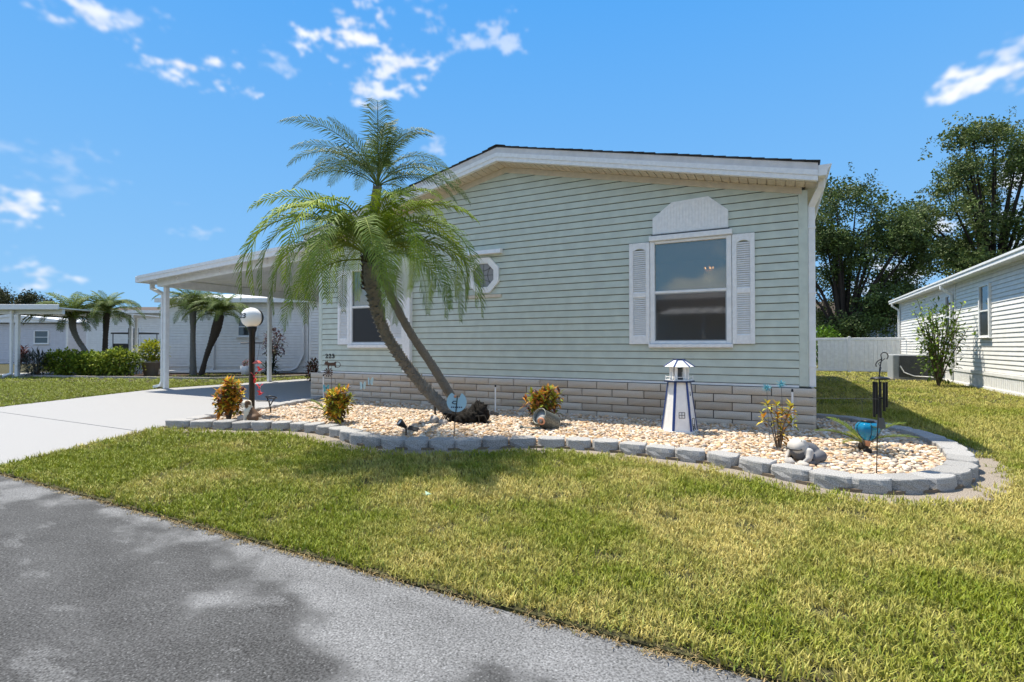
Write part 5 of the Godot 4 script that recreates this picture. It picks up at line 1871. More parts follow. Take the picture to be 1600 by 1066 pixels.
func lamp_post() -> void:
	var l := thing("lamp_post", "black lamp post with white globe numbered 223", "lamp", Vector3(-7.20, 0.05, 2.30), deg_to_rad(27.45))
	var s := mb()
	lathe(s, [Vector2(0.0, 0.0), Vector2(0.041, 0.0), Vector2(0.041, 1.20), Vector2(0.056, 1.235), Vector2(0.066, 1.27), Vector2(0.066, 1.295), Vector2(0.0, 1.295)], 18)
	put(l, "post", s, M.black_metal)
	s = mb()
	ball(s, Vector3(0.147, 0.147, 0.147), Transform3D(Basis.IDENTITY, Vector3(-0.012, 1.43, 0)), 32)
	var g := put(l, "globe", s, M.globe)
	s = mb()
	var prof := []
	for i in 9:
		var a := lerpf(0.72, PI / 2, i / 8.0)
		prof.append(Vector2(0.152 * cos(a), 0.152 * sin(a)))
	lathe(s, prof, 28, Transform3D(frame_of(Vector3(1, 0.05, -1.2)), Vector3(-0.002, 1.432, -0.006)))
	put(l, "reflector", s, M.black_metal)
	for k in 3:
		var tm := TextMesh.new()
		var f := SystemFont.new()
		f.font_names = PackedStringArray(["Droid Sans"])
		f.font_weight = 700
		tm.font = f
		tm.text = "223"[k]
		tm.font_size = 40
		tm.pixel_size = 0.0025
		tm.depth = 0.006
		var a := deg_to_rad(-60.0 + 24.0 * k)
		var d := Vector3(sin(a), 0.14, cos(a)).normalized()
		put(g, "globe_digit", tm, M.black_metal, Transform3D(Basis(Vector3.UP, a) * Basis(Vector3.RIGHT, -0.14), Vector3(-0.012, 1.43, 0) + d * 0.147))
	wire(l, "ladder_bar", [Vector3(-0.17, 1.055, 0), Vector3(0.15, 1.055, 0)], 0.009, M.black_metal)
	# red hummingbird mobile hung from the bar
	var m := thing("hummingbird_mobile", "red hummingbird spiral mobile hanging beside the lamp post", "wind mobile", l.position, l.rotation.y)
	wire(m, "cord", [Vector3(0.125, 1.06, 0.012), Vector3(0.085, 0.80, 0.012)], 0.002, M.black_metal, 4)
	s = mb()
	lathe(s, [Vector2(0.0, 0.045), Vector2(0.03, 0.038), Vector2(0.062, 0.006), Vector2(0.064, 0.0), Vector2(0.0, 0.004)], 18, Transform3D(Basis.IDENTITY, Vector3(0.085, 0.755, 0.012)))
	put(m, "cap", s, M.coral)
	for k in 5:
		var a := k * 1.5 + 0.4
		var p := Vector3(0.085 + cos(a) * 0.055, 0.66 - 0.088 * k, 0.02 + sin(a) * 0.05)
		wire(m, "thread", [p, Vector3(p.x, 0.758, p.z)], 0.0012, M.white_paint, 4)
		s = mb()
		var b := Basis(Vector3.UP, a)
		var bm := Transform3D(b * Basis(Vector3.BACK, 0.4), p)
		ball(s, Vector3(0.034, 0.014, 0.014), bm, 10)
		tube(s, [bm * Vector3(0.03, 0.002, 0), bm * Vector3(0.058, 0.0, 0)], [0.004, 0.0008], 5, false)
		for sg in [-1.0, 1.0]:
			tri(s, bm * Vector3(0.014, 0.008, sg * 0.008), bm * Vector3(-0.014, 0.062, sg * 0.03), bm * Vector3(-0.014, 0.006, sg * 0.008))
			tri(s, bm * Vector3(0.014, 0.008, sg * 0.008), bm * Vector3(0.006, 0.055, sg * 0.05), bm * Vector3(-0.014, 0.062, sg * 0.03))
		tri(s, bm * Vector3(-0.028, 0.0, -0.004), bm * Vector3(-0.062, -0.012, 0.0), bm * Vector3(-0.028, 0.0, 0.01))
		put(m, "hummingbird", s, M.red)
	# iron ring stand
	var st := thing("ring_stand", "black iron ring stand by the foot of the lamp post", "plant stand", Vector3(-7.10, 0.05, 2.12), deg_to_rad(27.45))
	var ring := []
	for k in 17:
		var a := TAU * k / 16
		ring.append(Vector3(0.06 + cos(a) * 0.075, 0.245 + sin(a) * 0.025, sin(a) * 0.075))
	wire(st, "ring", ring, 0.008, M.black_metal)
	wire(st, "arm", [Vector3(-0.16, 0.19, 0.0), Vector3(0.02, 0.19, 0.01), Vector3(0.05, 0.185, 0.0)], 0.008, M.black_metal)
	wire(st, "leg", [Vector3(0.0, 0.235, 0.0), Vector3(0.03, 0.17, 0.0), Vector3(0.05, 0.08, 0.0), Vector3(0.06, -0.02, 0.0)], 0.01, M.black_metal)
	wire(st, "brace", [Vector3(0.12, 0.235, 0.0), Vector3(0.08, 0.18, 0.0), Vector3(0.045, 0.12, 0.0)], 0.008, M.black_metal)

func statues() -> void:
	var W := Color(0.66, 0.60, 0.50)
	var B := Color(0.13, 0.075, 0.045)
	# sitting puppy, facing left and slightly to the street; local +x is its front
	var paint_dog := func(p: Vector3, c: Color) -> Color:
		if p.x < 0.035 and p.y > 0.075 and p.y < 0.2 and absf(p.z) < 0.075 and p.x + p.y * 0.3 < 0.055 : return B
		if p.y > 0.235 and p.x < 0.075 and absf(p.z) > 0.016: return B
		if p.x > 0.128 and p.y > 0.215: return Color(0.03, 0.025, 0.022)
		return c
	var dog := [
		[Vector3(-0.045, 0.065, 0), Vector3(0.03, 0.155, 0), 0.068, 0.056, W], [Vector3(0.03, 0.155, 0), Vector3(0.055, 0.225, 0), 0.05, 0.04, W],
		[Vector3(0.055, 0.245, 0), Vector3(0.08, 0.245, 0), 0.05, 0.043, W], [Vector3(0.09, 0.232, 0), Vector3(0.125, 0.226, 0), 0.028, 0.02, W],
		[Vector3(0.06, 0.15, 0.035), Vector3(0.075, 0.02, 0.035), 0.028, 0.02, W], [Vector3(0.06, 0.15, -0.035), Vector3(0.075, 0.02, -0.035), 0.028, 0.02, W],
		[Vector3(0.07, 0.015, 0.035), Vector3(0.095, 0.013, 0.035), 0.02, 0.015, W], [Vector3(0.07, 0.015, -0.035), Vector3(0.095, 0.013, -0.035), 0.02, 0.015, W],
		[Vector3(-0.05, 0.06, 0.052), Vector3(0.005, 0.075, 0.062), 0.05, 0.032, B], [Vector3(-0.05, 0.06, -0.052), Vector3(0.005, 0.075, -0.062), 0.05, 0.032, B],
		[Vector3(-0.03, 0.018, 0.06), Vector3(0.04, 0.015, 0.07), 0.02, 0.016, W], [Vector3(-0.03, 0.018, -0.06), Vector3(0.04, 0.015, -0.07), 0.02, 0.016, W],
		[Vector3(-0.10, 0.04, 0), Vector3(-0.16, 0.02, 0.03), 0.018, 0.012, W],
		[Vector3(0.045, 0.27, 0.038), Vector3(0.05, 0.215, 0.052), 0.018, 0.014, B], [Vector3(0.045, 0.27, -0.038), Vector3(0.05, 0.215, -0.052), 0.018, 0.014, B]]
	var d := thing("dog_statue", "small brown and white sitting dog statue behind the edging blocks", "statue", Vector3(-6.44, 0.058, 2.84), deg_to_rad(-150.0))
	put(d, "body", sculpt(dog, 0.0085, 0.022, paint_dog), M.figure)
	var s := mb()
	for z in [-1.0, 1.0]: ball(s, Vector3(0.007, 0.008, 0.005), Transform3D(Basis.IDENTITY, Vector3(0.108, 0.258, z * 0.028)), 8)
	put(d, "eyes", s, M.black_plastic)
	# broad-mouthed frog; local +x is its front
	var G := Color(0.115, 0.12, 0.13)
	var L := Color(0.46, 0.44, 0.415)
	var frog := [
		[Vector3(-0.06, 0.075, 0), Vector3(0.01, 0.085, 0), 0.085, 0.088, G],
		[Vector3(0.05, 0.135, 0.028), Vector3(0.05, 0.135, -0.028), 0.058, 0.058, L], [Vector3(0.075, 0.125, 0.03), Vector3(0.075, 0.125, -0.03), 0.046, 0.046, L],
		[Vector3(0.04, 0.092, 0.055), Vector3(0.09, 0.088, 0.0), 0.026, 0.03, G], [Vector3(0.04, 0.092, -0.055), Vector3(0.09, 0.088, 0.0), 0.026, 0.03, G],
		[Vector3(0.035, 0.175, 0.05), Vector3(0.045, 0.18, 0.05), 0.022, 0.02, L], [Vector3(0.035, 0.175, -0.05), Vector3(0.045, 0.18, -0.05), 0.022, 0.02, L],
		[Vector3(0.02, 0.10, 0.095), Vector3(0.045, 0.05, 0.115), 0.032, 0.022, L], [Vector3(0.045, 0.05, 0.115), Vector3(0.085, 0.012, 0.10), 0.021, 0.016, L],
		[Vector3(0.02, 0.10, -0.095), Vector3(0.045, 0.05, -0.115), 0.032, 0.022, L], [Vector3(0.045, 0.05, -0.115), Vector3(0.085, 0.012, -0.10), 0.021, 0.016, L],
		[Vector3(-0.09, 0.06, 0.09), Vector3(-0.02, 0.05, 0.115), 0.05, 0.035, G], [Vector3(-0.09, 0.06, -0.09), Vector3(-0.02, 0.05, -0.115), 0.05, 0.035, G],
		[Vector3(-0.03, 0.012, 0.12), Vector3(0.04, 0.012, 0.125), 0.018, 0.014, G], [Vector3(-0.03, 0.012, -0.12), Vector3(0.04, 0.012, -0.125), 0.018, 0.014, G]]
	var f := thing("frog_statue", "grey stone frog statue with pale face on the gravel", "statue", Vector3(-0.13, 0.058, 2.12), deg_to_rad(-142.0))
	put(f, "body", sculpt(frog, 0.007, 0.012), M.figure)
	s = mb()
	for z in [-1.0, 1.0]: ball(s, Vector3(0.007, 0.009, 0.007), Transform3D(Basis.IDENTITY, Vector3(0.062, 0.183, z * 0.055)), 8)
	put(f, "eyes", s, M.black_plastic)
	s = mb()
	var mouth := []
	for k in 13:
		var a := lerpf(-1.25, 1.25, k / 12.0)
		mouth.append(Vector3(0.062 + 0.062 * cos(a), 0.106 + 0.014 * absf(sin(a)) * absf(sin(a)), 0.092 * sin(a)))
	tube(s, mouth, 0.0055, 6)
	put(f, "mouth", s, M.black_plastic)
	# loose rocks
	var r := RandomNumberGenerator.new()
	r.seed = 15
	for q in [["white rock in front of the frog statue", Vector3(-0.24, 0.075, 2.29), Vector3(0.05, 0.035, 0.04)], ["flat peach rock under the frog's chin", Vector3(-0.14, 0.07, 2.33), Vector3(0.065, 0.03, 0.04)], ["pale rock left of the palm roots", Vector3(-4.33, 0.09, 1.72), Vector3(0.075, 0.06, 0.06)], ["white wedge rock in front of the palm roots", Vector3(-4.14, 0.08, 1.80), Vector3(0.085, 0.04, 0.06)], ["round pale rock at the foot of the lamp post", Vector3(-7.02, 0.09, 2.42), Vector3(0.08, 0.05, 0.06)], ["pale rock between dog statue and croton", Vector3(-6.72, 0.08, 2.80), Vector3(0.07, 0.05, 0.05)]]:
		s = mb()
		var n := FastNoiseLite.new()
		n.seed = r.randi() % 1000
		n.frequency = 2.5
		lumpy(s, Vector3.ZERO, q[2], n, 0.45, 14)
		tag(put(self, "rock", s, M.rock, Transform3D(Basis(Vector3.UP, r.randf() * 3.0), q[1])), q[0], "rock")

func lighthouse() -> void:
	var h := thing("lighthouse_ornament", "white and blue wooden lighthouse ornament in front of the skirting", "garden ornament", Vector3(-1.36, 0.05, 0.93), deg_to_rad(20.0))
	var n := 6
	var P := func(k: int, r: float, y: float) -> Vector3:
		var a := TAU * (k + 0.5) / n + PI / 2
		return Vector3(cos(a) * r, y, sin(a) * r)
	var s := mb()
	for k in n: quad(s, P.call(k, 0.205, 0.0), P.call(k, 0.128, 0.585), P.call(k + 1, 0.128, 0.585), P.call(k + 1, 0.205, 0.0))
	for k in range(1, n - 1): tri(s, P.call(0, 0.205, 0.0), P.call(k, 0.205, 0.0), P.call(k + 1, 0.205, 0.0))
	for k in n:
		quad(s, P.call(k, 0.222, 0.0), P.call(k, 0.222, 0.022), P.call(k + 1, 0.222, 0.022), P.call(k + 1, 0.222, 0.0))
		quad(s, P.call(k, 0.222, 0.022), P.call(k, 0.2, 0.0225), P.call(k + 1, 0.2, 0.0225), P.call(k + 1, 0.222, 0.022))
	var tower := put(h, "tower", s, M.white_paint)
	for k in n:
		s = mb()
		var a: Vector3 = P.call(k, 0.204, 0.025)
		var b: Vector3 = P.call(k, 0.131, 0.583)
		var out := Vector3(a.x, 0, a.z).normalized()
		var sd := Vector3(-out.z, 0, out.x)
		# strip folded round the corner
		var w := 0.016
		var i1 := sd * w - out * w * 0.56
		var i2 := -sd * w - out * w * 0.56
		var e := out * 0.006
		quad(s, a + e, b + e, b + e + i1, a + e + i1)
		quad(s, a + e + i2, b + e + i2, b + e, a + e)
		put(tower, "corner_strip", s, M.blue_paint)
	# gallery
	s = mb()
	prism(s, ring_poly(n, 0.178, PI / n + PI / 2), 0.585, 0.602, Transform3D(Basis(Vector3.RIGHT, Vector3(0, 0, 1), Vector3.UP), Vector3.ZERO))
	put(h, "gallery", s, M.navy)
	s = mb()
	prism(s, ring_poly(n, 0.165, PI / n + PI / 2), 0.6025, 0.612, Transform3D(Basis(Vector3.RIGHT, Vector3(0, 0, 1), Vector3.UP), Vector3.ZERO))
	put(h, "gallery_floor", s, M.white_paint)
	for k in n:
		s = mb()
		tube(s, [P.call(k, 0.155, 0.61), P.call(k, 0.155, 0.66)], 0.006, 6)
		put(h, "baluster", s, M.white_paint)
		s = mb()
		tube(s, [P.call(k, 0.155, 0.645), P.call(k + 1, 0.155, 0.645)], 0.0035, 5)
		put(h, "railing", s, M.white_paint)
	# lantern room: posts with open bays
	for k in n:
		s = mb()
		var c: Vector3 = P.call(k, 0.098, 0.0)
		cbox(s, Vector3(-0.014, 0.612, -0.014), Vector3(0.014, 0.765, 0.014), 0.003, Transform3D(Basis(Vector3.UP, -atan2(c.z, c.x)), c))
		put(h, "lantern_post", s, M.white_paint)
	s = mb()
	lathe(s, [Vector2(0.0, 0.613), Vector2(0.045, 0.613), Vector2(0.045, 0.635), Vector2(0.03, 0.64), Vector2(0.03, 0.70), Vector2(0.04, 0.705), Vector2(0.04, 0.75), Vector2(0.0, 0.75)], 12)
	put(h, "solar_light", s, M.dark_grey)
	s = mb()
	for k in n:
		quad(s, P.call(k, 0.175, 0.765), P.call(k, 0.062, 0.842), P.call(k + 1, 0.062, 0.842), P.call(k + 1, 0.175, 0.765))
		quad(s, P.call(k, 0.175, 0.765), P.call(k + 1, 0.175, 0.765), P.call(k + 1, 0.09, 0.766), P.call(k, 0.09, 0.766))
	var rf := put(h, "roof", s, M.white_paint)
	for k in n:
		s = mb()
		tube(s, [P.call(k, 0.177, 0.767), P.call(k, 0.062, 0.845)], 0.008, 6)
		put(rf, "roof_strip", s, M.blue_paint)
	s = mb()
	prism(s, ring_poly(n, 0.066, PI / n + PI / 2), 0.842, 0.856, Transform3D(Basis(Vector3.RIGHT, Vector3(0, 0, 1), Vector3.UP), Vector3.ZERO))
	put(rf, "roof_cap", s, M.navy)
	# painted-on timber details: window on the front face, barn door on the right one
	var face := func(k: int, u: float, y: float) -> Vector3:
		var f := y / 0.585
		var a: Vector3 = P.call(k, lerpf(0.205, 0.128, f), y)
		var b: Vector3 = P.call(k + 1, lerpf(0.205, 0.128, f), y)
		var nrm := Vector3((a + b).x, 0, (a + b).z).normalized()
		return a.lerp(b, u) + nrm * 0.003
	var strip := func(st: SurfaceTool, k: int, u0: float, y0: float, u1: float, y1: float) -> void:
		tube(st, [face.call(k, u0, y0), face.call(k, u1, y1)], 0.0032, 4)
	for k in n:
		var c: Vector3 = P.call(k, 1.0, 0.0) + P.call(k + 1, 1.0, 0.0)
		if c.z > 1.6:
			s = mb()
			for q in [[0.32, 0.175, 0.32, 0.24], [0.68, 0.175, 0.68, 0.24], [0.32, 0.175, 0.68, 0.175], [0.32, 0.24, 0.68, 0.24], [0.5, 0.175, 0.5, 0.24], [0.32, 0.208, 0.68, 0.208]]: strip.call(s, k, q[0], q[1], q[2], q[3])
			put(tower, "window_trim", s, M.dark_grey)
		elif c.z > 0.4 and c.x > 0.0:
			s = mb()
			for q in [[0.3, 0.03, 0.3, 0.165], [0.7, 0.03, 0.7, 0.165], [0.3, 0.165, 0.7, 0.165], [0.3, 0.03, 0.7, 0.03], [0.3, 0.095, 0.7, 0.095], [0.3, 0.03, 0.7, 0.095], [0.7, 0.03, 0.3, 0.095]]: strip.call(s, k, q[0], q[1], q[2], q[3])
			put(tower, "door_trim", s, M.black_metal)
			s = mb()
			for q in [[0.5, 0.43, 0.5, 0.475], [0.42, 0.46, 0.58, 0.46], [0.42, 0.44, 0.5, 0.425], [0.58, 0.44, 0.5, 0.425]]: strip.call(s, k, q[0], q[1], q[2], q[3])
			put(tower, "anchor_emblem", s, M.dark_grey)

func spot_light(label: String, at: Vector3, turn: float) -> void:
	var l := thing("solar_spotlight", label, "spotlight", at, turn, "solar spotlights in the gravel")
	wire(l, "stake", [Vector3(0, -0.03, 0), Vector3(0, 0.085, 0)], 0.009, M.black_plastic)
	var s := mb()
	var t := Transform3D(frame_of(Vector3(-0.62, 0.62, 0.42)), Vector3(-0.005, 0.095, 0))
	lathe(s, [Vector2(0.0, -0.01), Vector2(0.016, -0.01), Vector2(0.022, 0.02), Vector2(0.042, 0.082), Vector2(0.044, 0.1), Vector2(0.038, 0.1), Vector2(0.036, 0.09), Vector2(0.0, 0.088)], 16, t)
	var hd := put(l, "lamp_head", s, M.black_plastic)
	s = mb()
	lathe(s, [Vector2(0.0, 0.0925), Vector2(0.035, 0.0925), Vector2(0.035, 0.0945), Vector2(0.0, 0.0955)], 16, t)
	put(hd, "lens", s, M.globe)
	s = mb()
	cbox(s, Vector3(0.02, -0.006, -0.035), Vector3(0.14, 0.006, 0.035), 0.003, Transform3D(Basis(Vector3.BACK, -0.28) * Basis(Vector3.RIGHT, 0.45), Vector3(0.005, 0.10, 0.0)))
	put(l, "solar_panel", s, M.black_plastic)

func ornaments() -> void:
	lamp_post()
	statues()
	lighthouse()
	spot_light("black solar spotlight with white lens near the front edging", Vector3(-4.02, 0.055, 2.68), 0.45)
	spot_light("black solar spotlight right of the palm roots", Vector3(-3.86, 0.055, 1.12), 0.5)
	var s := mb()
	# sprinkler risers
	for q in [["white sprinkler riser near the house corner", Vector3(-0.17, 0.04, 0.24), 0.47], ["white sprinkler riser right of the palm roots", Vector3(-4.12, 0.04, 0.46), 0.40], ["white sprinkler riser under the rusty garden spinner", Vector3(-7.86, 0.04, 0.36), 0.46]]:
		var o := thing("sprinkler_riser", q[0], "sprinkler", q[1], 0.0, "sprinkler risers along the skirting")
		wire(o, "pipe", [Vector3(0, -0.03, 0), Vector3(0, q[2], 0)], 0.0115, M.white_vinyl, 10)
		s = mb()
		lathe(s, [Vector2(0.0, 0.0), Vector2(0.013, 0.0), Vector2(0.013, 0.018), Vector2(0.009, 0.035), Vector2(0.0, 0.036)], 10, Transform3D(Basis.IDENTITY, Vector3(0, q[2], 0)))
		put(o, "nozzle", s, M.black_plastic)
	s = mb()
	tube(s, [Vector3(-4.80, 0.03, 1.06), Vector3(-4.80, 0.16, 1.06)], 0.016, 8)
	lathe(s, [Vector2(0.016, 0.0), Vector2(0.024, 0.01), Vector2(0.02, 0.025), Vector2(0.0, 0.03)], 10, Transform3D(Basis.IDENTITY, Vector3(-4.80, 0.155, 1.06)))
	tag(put(self, "garden_stake", s, M.black_plastic), "short black stake left of the palm roots", "stake")
	# round sign on a rod
	var sg := thing("garden_sign", "round pale blue sign on a black rod before the palm roots", "sign", Vector3(-3.47, 0.05, 2.53), deg_to_rad(20.0))
	wire(sg, "rod", [Vector3(-0.012, -0.03, 0.0), Vector3(0.005, 0.2, 0.0), Vector3(0.03, 0.46, 0.0)], 0.005, M.black_metal)
	s = mb()
	var disc := []
	for k in 29:
		var a := deg_to_rad(118.0) + deg_to_rad(302.0) * k / 28.0
		disc.append(Vector2(cos(a), sin(a)) * 0.112)
	disc.append(Vector2(0.025, 0.035))
	prism(s, disc, -0.009, -0.005, Transform3D(Basis.IDENTITY, Vector3(0.02, 0.395, 0)))
	var dc := put(sg, "disc", s, M.sky_blue)
	s = mb()
	for k in 6:
		var x := -0.062 + 0.022 * k
		box(s, Vector3(x, -0.066, -0.0048), Vector3(x + 0.015, -0.052, -0.003), Transform3D(Basis.IDENTITY, Vector3(0.02, 0.395, 0)))
	tube(s, [Vector3(-0.03, 0.383, -0.003), Vector3(-0.015, 0.402, -0.003), Vector3(0.015, 0.402, -0.003)], 0.005, 5)
	tube(s, [Vector3(-0.03, 0.383, -0.003), Vector3(0.0, 0.372, -0.003), Vector3(0.025, 0.376, -0.003)], 0.005, 5)
	put(dc, "lettering", s, M.navy)
	s = mb()
	ball(s, Vector3(0.018, 0.016, 0.012), Transform3D(Basis.IDENTITY, Vector3(0.005, 0.455, 0.0)), 10)
	put(sg, "knob", s, M.copper)
	can()
	flowers_and_butterflies()
	spinner()
	lantern_and_chime()
	# litter
	s = mb()
	var lp := Vector3(-2.42, 0.055, 4.44)
	for k in 3:
		var a := k * 2.0
		tri(s, lp, lp + Vector3(cos(a) * 0.035, 0.02, sin(a) * 0.03), lp + Vector3(cos(a + 1.4) * 0.03, 0.004, sin(a + 1.4) * 0.04))
		tri(s, lp + Vector3(0, -0.003, 0), lp + Vector3(cos(a + 1.4) * 0.03, 0.001, sin(a + 1.4) * 0.04), lp + Vector3(cos(a) * 0.035, 0.017, sin(a) * 0.03))
	tag(put(self, "leaf_scrap", s, mat("scrap", 0.36, 0.52, 0.36, 0.5)), "pale green scrap lying in the lawn near the street", "litter")

func can() -> void:
	var c := thing("watering_can", "grey metal watering can lying on its side before the dark croton", "watering can", Vector3(-2.86, 0.155, 1.50), deg_to_rad(27.45))
	# body axis tipped to the left and towards the street
	var b := frame_of(Vector3(-0.62, 0.42, 0.55))
	var t := Transform3D(b, Vector3(0.03, 0, 0))
	var s := mb()
	lathe(s, [Vector2(0.0, -0.13), Vector2(0.118, -0.13), Vector2(0.12, -0.12), Vector2(0.098, 0.125), Vector2(0.103, 0.13), Vector2(0.103, 0.138), Vector2(0.092, 0.138), Vector2(0.112, -0.11), Vector2(0.0, -0.11)], 28, t)
	put(c, "body", s, M.can_metal)
	s = mb()
	lathe(s, [Vector2(0.0, 0.10), Vector2(0.094, 0.10), Vector2(0.094, 0.103), Vector2(0.0, 0.104)], 24, t)
	put(c, "inner_plate", s, M.grey_metal)
	s = mb()
	lathe(s, [Vector2(0.028, 0.0), Vector2(0.046, 0.0), Vector2(0.046, 0.02), Vector2(0.03, 0.022), Vector2(0.028, 0.0)], 18, t * Transform3D(Basis(Vector3.RIGHT, 0.9), Vector3(0.03, 0.13, 0.075)))
	put(c, "filler_ring", s, M.copper)
	s = mb()
	tube(s, [Vector3(-0.03, -0.085, 0.07), Vector3(-0.15, -0.088, 0.08), Vector3(-0.25, -0.082, 0.07)], [0.02, 0.016, 0.013], 10)
	lathe(s, [Vector2(0.012, 0.0), Vector2(0.03, 0.04), Vector2(0.0, 0.046)], 12, Transform3D(frame_of(Vector3(-1, 0.35, 0)), Vector3(-0.25, -0.082, 0.07)))
	put(c, "spout", s, M.can_metal)
	s = mb()
	var pts := []
	for k in 11:
		var a := PI * k / 10
		pts.append(t * Vector3(-0.105 - 0.06 * sin(a), -0.1 + 0.2 * k / 10.0, 0.0))
	tube(s, pts, 0.008, 8)
	put(c, "handle", s, M.can_metal)

func flowers_and_butterflies() -> void:
	var s := mb()
	for q in [["left one of the two spiky blue flower stakes near the house corner", Vector3(-0.43, 0.05, 1.02), 0.56], ["right one of the two spiky blue flower stakes near the house corner", Vector3(-0.29, 0.05, 0.98), 0.60]]:
		var o := thing("flower_stake", q[0], "garden stake", q[1], 0.0, "blue flower stakes")
		wire(o, "stem", [Vector3(0.03, -0.03, 0.1), Vector3(0.01, 0.3, 0.03), Vector3(0, q[2], 0)], 0.003, M.dark_grey, 5)
		s = mb()
		var r := RandomNumberGenerator.new()
		r.seed = int(q[2] * 100)
		for k in 54:
			var d := Vector3(r.randfn(), r.randfn(), r.randfn()).normalized()
			tube(s, [Vector3(0, q[2], 0), Vector3(0, q[2], 0) + d * r.randf_range(0.04, 0.062)], [0.0035, 0.0012], 4, false)
		put(o, "flower_head", s, M.teal)
	for q in [["lower pale blue butterfly stake right of the yellow croton", Vector3(-5.68, 0.05, 1.62), 0.43, M.sky_blue, 0.5], ["upper pale blue butterfly stake right of the yellow croton", Vector3(-5.60, 0.05, 1.56), 0.49, M.sky_blue, -0.4], ["teal butterfly stake above the small left cycad", Vector3(-6.42, 0.05, 1.62), 0.36, M.teal, 0.9]]:
		var o := thing("butterfly_stake", q[0], "garden stake", q[1], deg_to_rad(27.45), "butterfly stakes left of the palm")
		wire(o, "stem", [Vector3(0, -0.03, 0), Vector3(0, q[2], 0)], 0.0025, M.grey_metal, 5)
		s = mb()
		tube(s, [Vector3(0, q[2] - 0.03, 0), Vector3(0, q[2] + 0.03, 0)], [0.004, 0.005], 6)
		put(o, "body", s, M.black_metal)
		for sg in [-1.0, 1.0]:
			s = mb()
			var w := [Vector2(0.0, -0.012), Vector2(0.022, -0.05), Vector2(0.045, -0.045), Vector2(0.042, -0.015), Vector2(0.052, 0.03), Vector2(0.05, 0.06), Vector2(0.03, 0.062), Vector2(0.0, 0.012)]
			if sg < 0:
				for i in w.size(): w[i].x = -w[i].x
			prism(s, w, -0.0015, 0.0015, Transform3D(Basis(Vector3.UP, sg * 0.6 + q[4] * 0.4), Vector3(0, q[2], 0)))
			put(o, "wing", s, q[3])

func spinner() -> void:
	var o := thing("garden_spinner", "rusty metal animal spinner with pinwheel at the left house corner", "garden spinner", Vector3(-7.66, 0.05, 0.44), deg_to_rad(27.45))
	wire(o, "stake", [Vector3(0.07, -0.03, 0), Vector3(0.07, 0.66, 0)], 0.004, M.rust)
	# running cat figure, cut from plate
	var cat := [Vector2(-0.13, 0.035), Vector2(-0.115, 0.055), Vector2(-0.10, 0.10), Vector2(-0.09, 0.075), Vector2(-0.07, 0.10), Vector2(-0.06, 0.07), Vector2(-0.02, 0.06), Vector2(0.05, 0.065), Vector2(0.09, 0.085), Vector2(0.085, 0.03), Vector2(0.095, -0.03), Vector2(0.075, -0.03), Vector2(0.06, 0.01), Vector2(-0.03, 0.01), Vector2(-0.045, -0.03), Vector2(-0.065, -0.03), Vector2(-0.065, 0.015), Vector2(-0.10, 0.02)]
	var s := mb()
	prism(s, cat, -0.006, 0.006, Transform3D(Basis.IDENTITY, Vector3(0.06, 0.645, 0)))
	put(o, "cat_figure", s, M.rust)
	var ring := []
	for k in 17:
		var a := TAU * k / 16
		ring.append(Vector3(0.18 + cos(a) * 0.05, 0.67 + sin(a) * 0.05, 0))
	wire(o, "tail_ring", ring, 0.005, M.rust)
	wire(o, "arrow", [Vector3(-0.19, 0.66, 0.0), Vector3(-0.04, 0.675, 0.0)], 0.004, M.rust)
	for k in 12:
		s = mb()
		var b := Basis(Vector3.BACK, TAU * k / 12)
		var t := Transform3D(b, Vector3(0.02, 0.53, 0.03))
		quad(s, t * Vector3(-0.004, 0.012, 0.0), t * Vector3(-0.013, 0.085, 0.008), t * Vector3(0.013, 0.085, -0.008), t * Vector3(0.004, 0.012, 0.0))
		put(o, "pinwheel_blade", s, M.rust)
	s = mb()
	ball(s, Vector3(0.016, 0.016, 0.01), Transform3D(Basis.IDENTITY, Vector3(0.02, 0.53, 0.03)), 10)
	put(o, "pinwheel_hub", s, M.rust)

